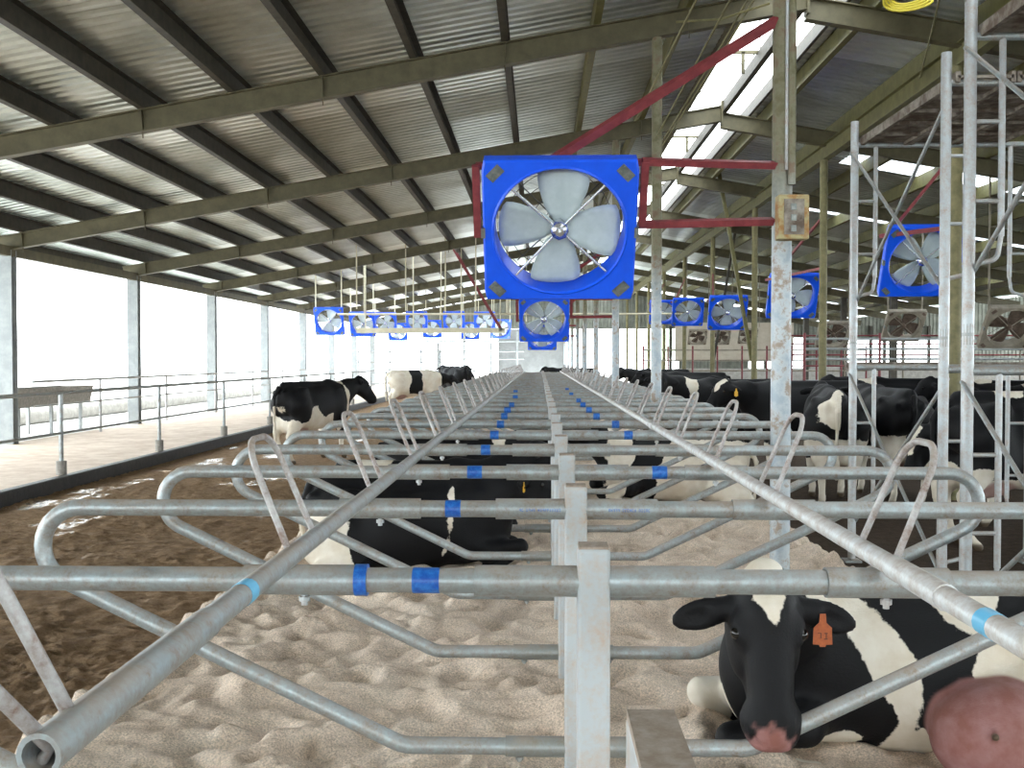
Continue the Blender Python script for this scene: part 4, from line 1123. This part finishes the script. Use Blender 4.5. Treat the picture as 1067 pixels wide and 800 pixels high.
# the near cow lying in the second stall on the right, head turned to the camera
BX, BY, BZ, BS = 1.47, 4.32, .14, .86
def cw_(pts, d=4.02): return [((BX-(a-562)*d/1080)/BS, (H-(b-374)*d/1080-BZ)/BS) for a, b in pts]   # side-view outline measured in the photograph
make_cow('cow', 'black and white cow lying in the nearest right stall, facing us, orange ear tag', 'lying', (BX, BY, BZ), PI, BS, h=.0135,
    head=dict(p=(.735, .55, .92), D=(.02, .44, -.90), U=(.02, .90, .44), s=1.32, ex=.080, droop=.14, te=.065), neck_mid=(.58, .28, .72),
    wh=[(1, cw_([(835, 560), (880, 560), (895, 622), (940, 660), (954, 687), (957, 717), (957, 762), (945, 800), (930, 860), (880, 860), (925, 790), (936, 765), (936, 752), (921, 725), (911, 707), (901, 690), (882, 652), (862, 638), (835, 630)])),
        (1, cw_([(962, 560), (964, 621), (969, 632), (982, 646), (1000, 652), (1012, 650), (1030, 640), (1060, 560)], 4.2)),
        (1, cw_([(1120, 640), (1040, 655), (1024, 672), (1012, 690), (1004, 712), (987, 722), (982, 740), (956, 760), (930, 800), (930, 900), (1300, 900), (1300, 640)])),
        (1, cw_([(800, 900), (800, 785), (830, 778), (862, 770), (885, 768), (905, 776), (896, 800), (905, 900)])),
        (-1, [(.75, -.2), (.75, .3), (1.1, .3), (1.1, -.2)])],
    tagspec=(1, 'tag_o', 1.75), roll=-.22, face=[(-.15, -.095), (-.15, .075), (.10, .060), (.225, .010), (.11, -.070)], facew=1,
    udder_c=(-.29, .49, .23), tail=False)
# left lying cows
make_cow('cow', 'black cow lying in the nearest occupied left stall, white rump, yellow ear tag', 'lying', (-.92, 7.72, .18), .05, .86, h=.02,
    head=dict(p=(.98, -.12, .86), D=(.75, -.25, -.55), U=(.5, -.2, .8)), wh=[(0, [(-1.3, .50), (-.85, .62), (-.62, .58), (-.55, .45), (-.5, 0), (-1.3, 0)]), (0, [(.30, .75), (.26, .2), (.10, -.1), (.14, -.1), (.34, .4), (.34, .75)])],
    tagspec=(-1, 'tag_y', 1.1), udder=False, roll=.1)
make_cow('cow', 'dark cow lying behind the nearest left one, only rump and white spot showing', 'lying', (-1.02, 8.95, .16), .03, .86, h=.03,
    white=[((-.45, 0, .85), (.16, .5, .16))], udder=False, roll=.1)
make_cow('cow', 'black cow lying farther up the left stalls with a white face mark, seen between pipes', 'lying', (-.95, 11.3, .18), .0, .86, h=.035,
    wh=[(0, [(.7, .9), (.5, .9), (.55, .5), (.7, .4)])], udder=False)
# right lying cows
make_cow('cow', 'black and cream cow lying under the right dividers, left of the thick column', 'lying', (1.45, 11.5, .16), PI, .92, h=.025,
    wh=[(0, [(.75, 1), (.55, 1), (.45, .6), (.6, .1), (.8, .1)]), (0, [(.2, .4), (.0, .8), (-.9, .75), (-1.3, .5), (-1.3, -.1), (.2, -.1)])], udder=False, roll=-.1, tagspec=(1, 'tag_o', 1.2))
# standing on the left alley
make_cow('cow', 'black and white cow standing in the left manure alley, seen from its rear', 'standing', (-3.88, 17.8, 0), math.radians(62), .98, h=.022,
    wh=[(0, [(-1.2, .0), (-1.2, .95), (-.95, 1.0), (-.84, .86), (-.70, .70), (-.58, .74), (-.48, .92), (-.30, 1.00), (-.22, .84), (-.06, .76), (.06, .86), (.16, .86), (.22, .70), (.42, .66), (.42, 0)]), (0, [(.52, 1.5), (.58, 1.5), (.66, 1.1), (.72, .8), (.66, .8), (.58, 1.1)])],
    head=dict(p=(1.08, -.16, 1.42), D=(.45, -.45, -.77), U=(.7, -.4, .6)), legs=(.1, -.08, -.08, .10), tail_white=False)
make_cow('cow', 'mostly white cow with one big black patch standing in the left alley, farther away', 'standing', (-4.0, 33.5, 0), math.radians(22), 1.0, h=.035,
    wh=[(0, [(-1.3, 1.6), (-.30, 1.6), (-.22, 1.2), (-.28, .9), (-.3, 0), (-1.3, 0)]), (0, [(.12, 1.6), (.80, 1.6), (.82, .9), (.7, .3), (.1, .3), (.16, 1.0)]), (0, [(-.4, .62), (.9, .62), (.9, 0), (-.4, 0)])],
    head=dict(p=(1.20, 0, 1.18), D=(.75, 0, -.66), U=(.66, 0, .75)), tail=True)
make_cow('cow', 'black cow with a long dark back beside the far left stalls', 'standing', (-2.95, 36.8, 0), math.radians(118), 1.06, h=.035, white_legs=False, udder=False)
make_cow('cow', 'dark cow beside the far end of the left row, facing us', 'standing', (-3.3, 39.5, 0), math.radians(-60), 1.05, h=.04, white_legs=False, udder=False)
make_cow('cow', 'black cow crossing at the far end of the row between both neck rails', 'standing', (1.4, 41.5, 0), math.radians(178), 1.0, h=.035, white_legs=False, udder=False)
# right alley, far to near
make_cow('cow', 'black cow standing far off behind the right neck rail, its back level', 'standing', (3.7, 31.9, 0), math.radians(175), 1.03, h=.04, white_legs=False)
make_cow('cow', 'black cow in the far right alley just left of the one facing us', 'standing', (3.75, 25.9, 0), math.radians(172), 1.02, h=.04, white_legs=False)
make_cow('cow', 'black cow with a white shoulder band, head turned toward us with both ears out', 'standing', (3.15, 17.0, 0), math.radians(188), 1.02, h=.03,
    head=dict(p=(1.20, .15, 1.46), D=(.45, .60, -.62), U=(.3, .6, .7)), wh=[(0, [(.58, 1.6), (.86, 1.6), (.76, 1.1), (.70, .75), (.58, .8), (.64, 1.1)])])
make_cow('cow', 'large black cow facing left with a white cheek blaze and yellow ear tag', 'standing', (3.85, 15.2, 0), math.radians(177), 1.03, h=.025,
    head=dict(p=(1.12, .16, 1.36), D=(.60, .48, -.66), U=(.5, .45, .75)), face=[(-.05, -.02), (-.02, .06), (.20, .05), (.26, .0), (.10, -.04)], tagspec=(1, 'tag_y', 1.4), tail_white=False)
make_cow('cow', 'white and black cow seen from behind with a full udder beside the thick column', 'standing', (3.56, 12.75, 0), math.radians(80), 1.0, h=.022,
    wh=[(1, [(-1.2, 1.40), (-.80, 1.46), (-.80, 1.22), (-.90, .9), (-.8, .5), (-1.2, .5)]), (0, [(-1.2, .86), (-.62, .80), (-.3, .6), (-.3, 0), (-1.2, 0)]), (-1, [(-1.2, 1.42), (-.82, 1.46), (-.84, 1.34), (-1.2, 1.32)])], legs=(0, 0, .06, -.05))
make_cow('cow', 'black cow seen from behind with pale hind legs, between the two middle scaffold legs', 'standing', (4.36, 13.1, 0), math.radians(90), 1.0, h=.025,
    wh=[(0, [(-1.2, .92), (-.5, .80), (-.3, .6), (-.3, 0), (-1.2, 0)])], tail_white=True)
make_cow('cow', 'black cow lowering its white marked head behind the scaffold braces', 'standing', (5.15, 11.05, 0), math.radians(178), .98, h=.025,
    head=dict(p=(1.15, .1, 1.02), D=(.42, .25, -.88), U=(.8, .35, .45)), face=[(-.05, -.03), (-.02, .05), (.30, .04), (.34, -.03)], wh=[(0, [(-.3, 1.6), (.0, 1.6), (.0, 1.36), (-.3, 1.34)])])
make_cow('cow', 'big black cow with a white belly patch at the right edge behind the scaffold', 'standing', (4.70, 9.75, 0), math.radians(4), 1.04, h=.022,
    wh=[(0, [(-1.3, .7), (-.6, .75), (-.5, .0), (-1.3, 0)]), (0, [(-.35, .66), (.0, .66), (.1, .4), (-.35, .4)]), (0, [(-.5, 1.5), (-.2, 1.5), (-.25, 1.36), (-.5, 1.36)])])
more = [((7.0, 14.2), 178, 'black cow standing behind the rear facing pair, back just showing', [(0, [(.2, 1.6), (.5, 1.6), (.45, 1.30), (.2, 1.3)])]),
        ((9.6, 14.4), 5, 'black cow with a white back spot behind the thickest scaffold leg', [(0, [(-.5, 1.6), (-.1, 1.6), (-.2, 1.25), (-.5, 1.3)])]),
        ((6.2, 18.0), 176, 'black cow filling the gap behind the white and black rear', [(0, [(.7, 1.6), (.4, 1.6), (.45, 1.30), (.7, 1.3)])]),
        ((8.3, 12.2), 182, 'black cow beyond the big one at the right edge', []),
        ((10.3, 18.2), 176, 'black cow farthest to the right under the dusty fan', [(0, [(-.2, 1.6), (.3, 1.6), (.1, 1.25), (-.2, 1.3)])]),
        ((7.2, 16.1), 178, 'black cow with a pale shoulder spot between two scaffold legs', [(0, [(.2, 1.6), (.6, 1.6), (.5, 1.22), (.3, 1.3)])])]
for i, ((x, y), a, lb, w_) in enumerate(more):
    make_cow('cow', lb, 'standing', (x, y, 0), math.radians(a), 1.0+.01*(i % 3), h=.04, wh=w_, white_legs=i % 2 == 0)
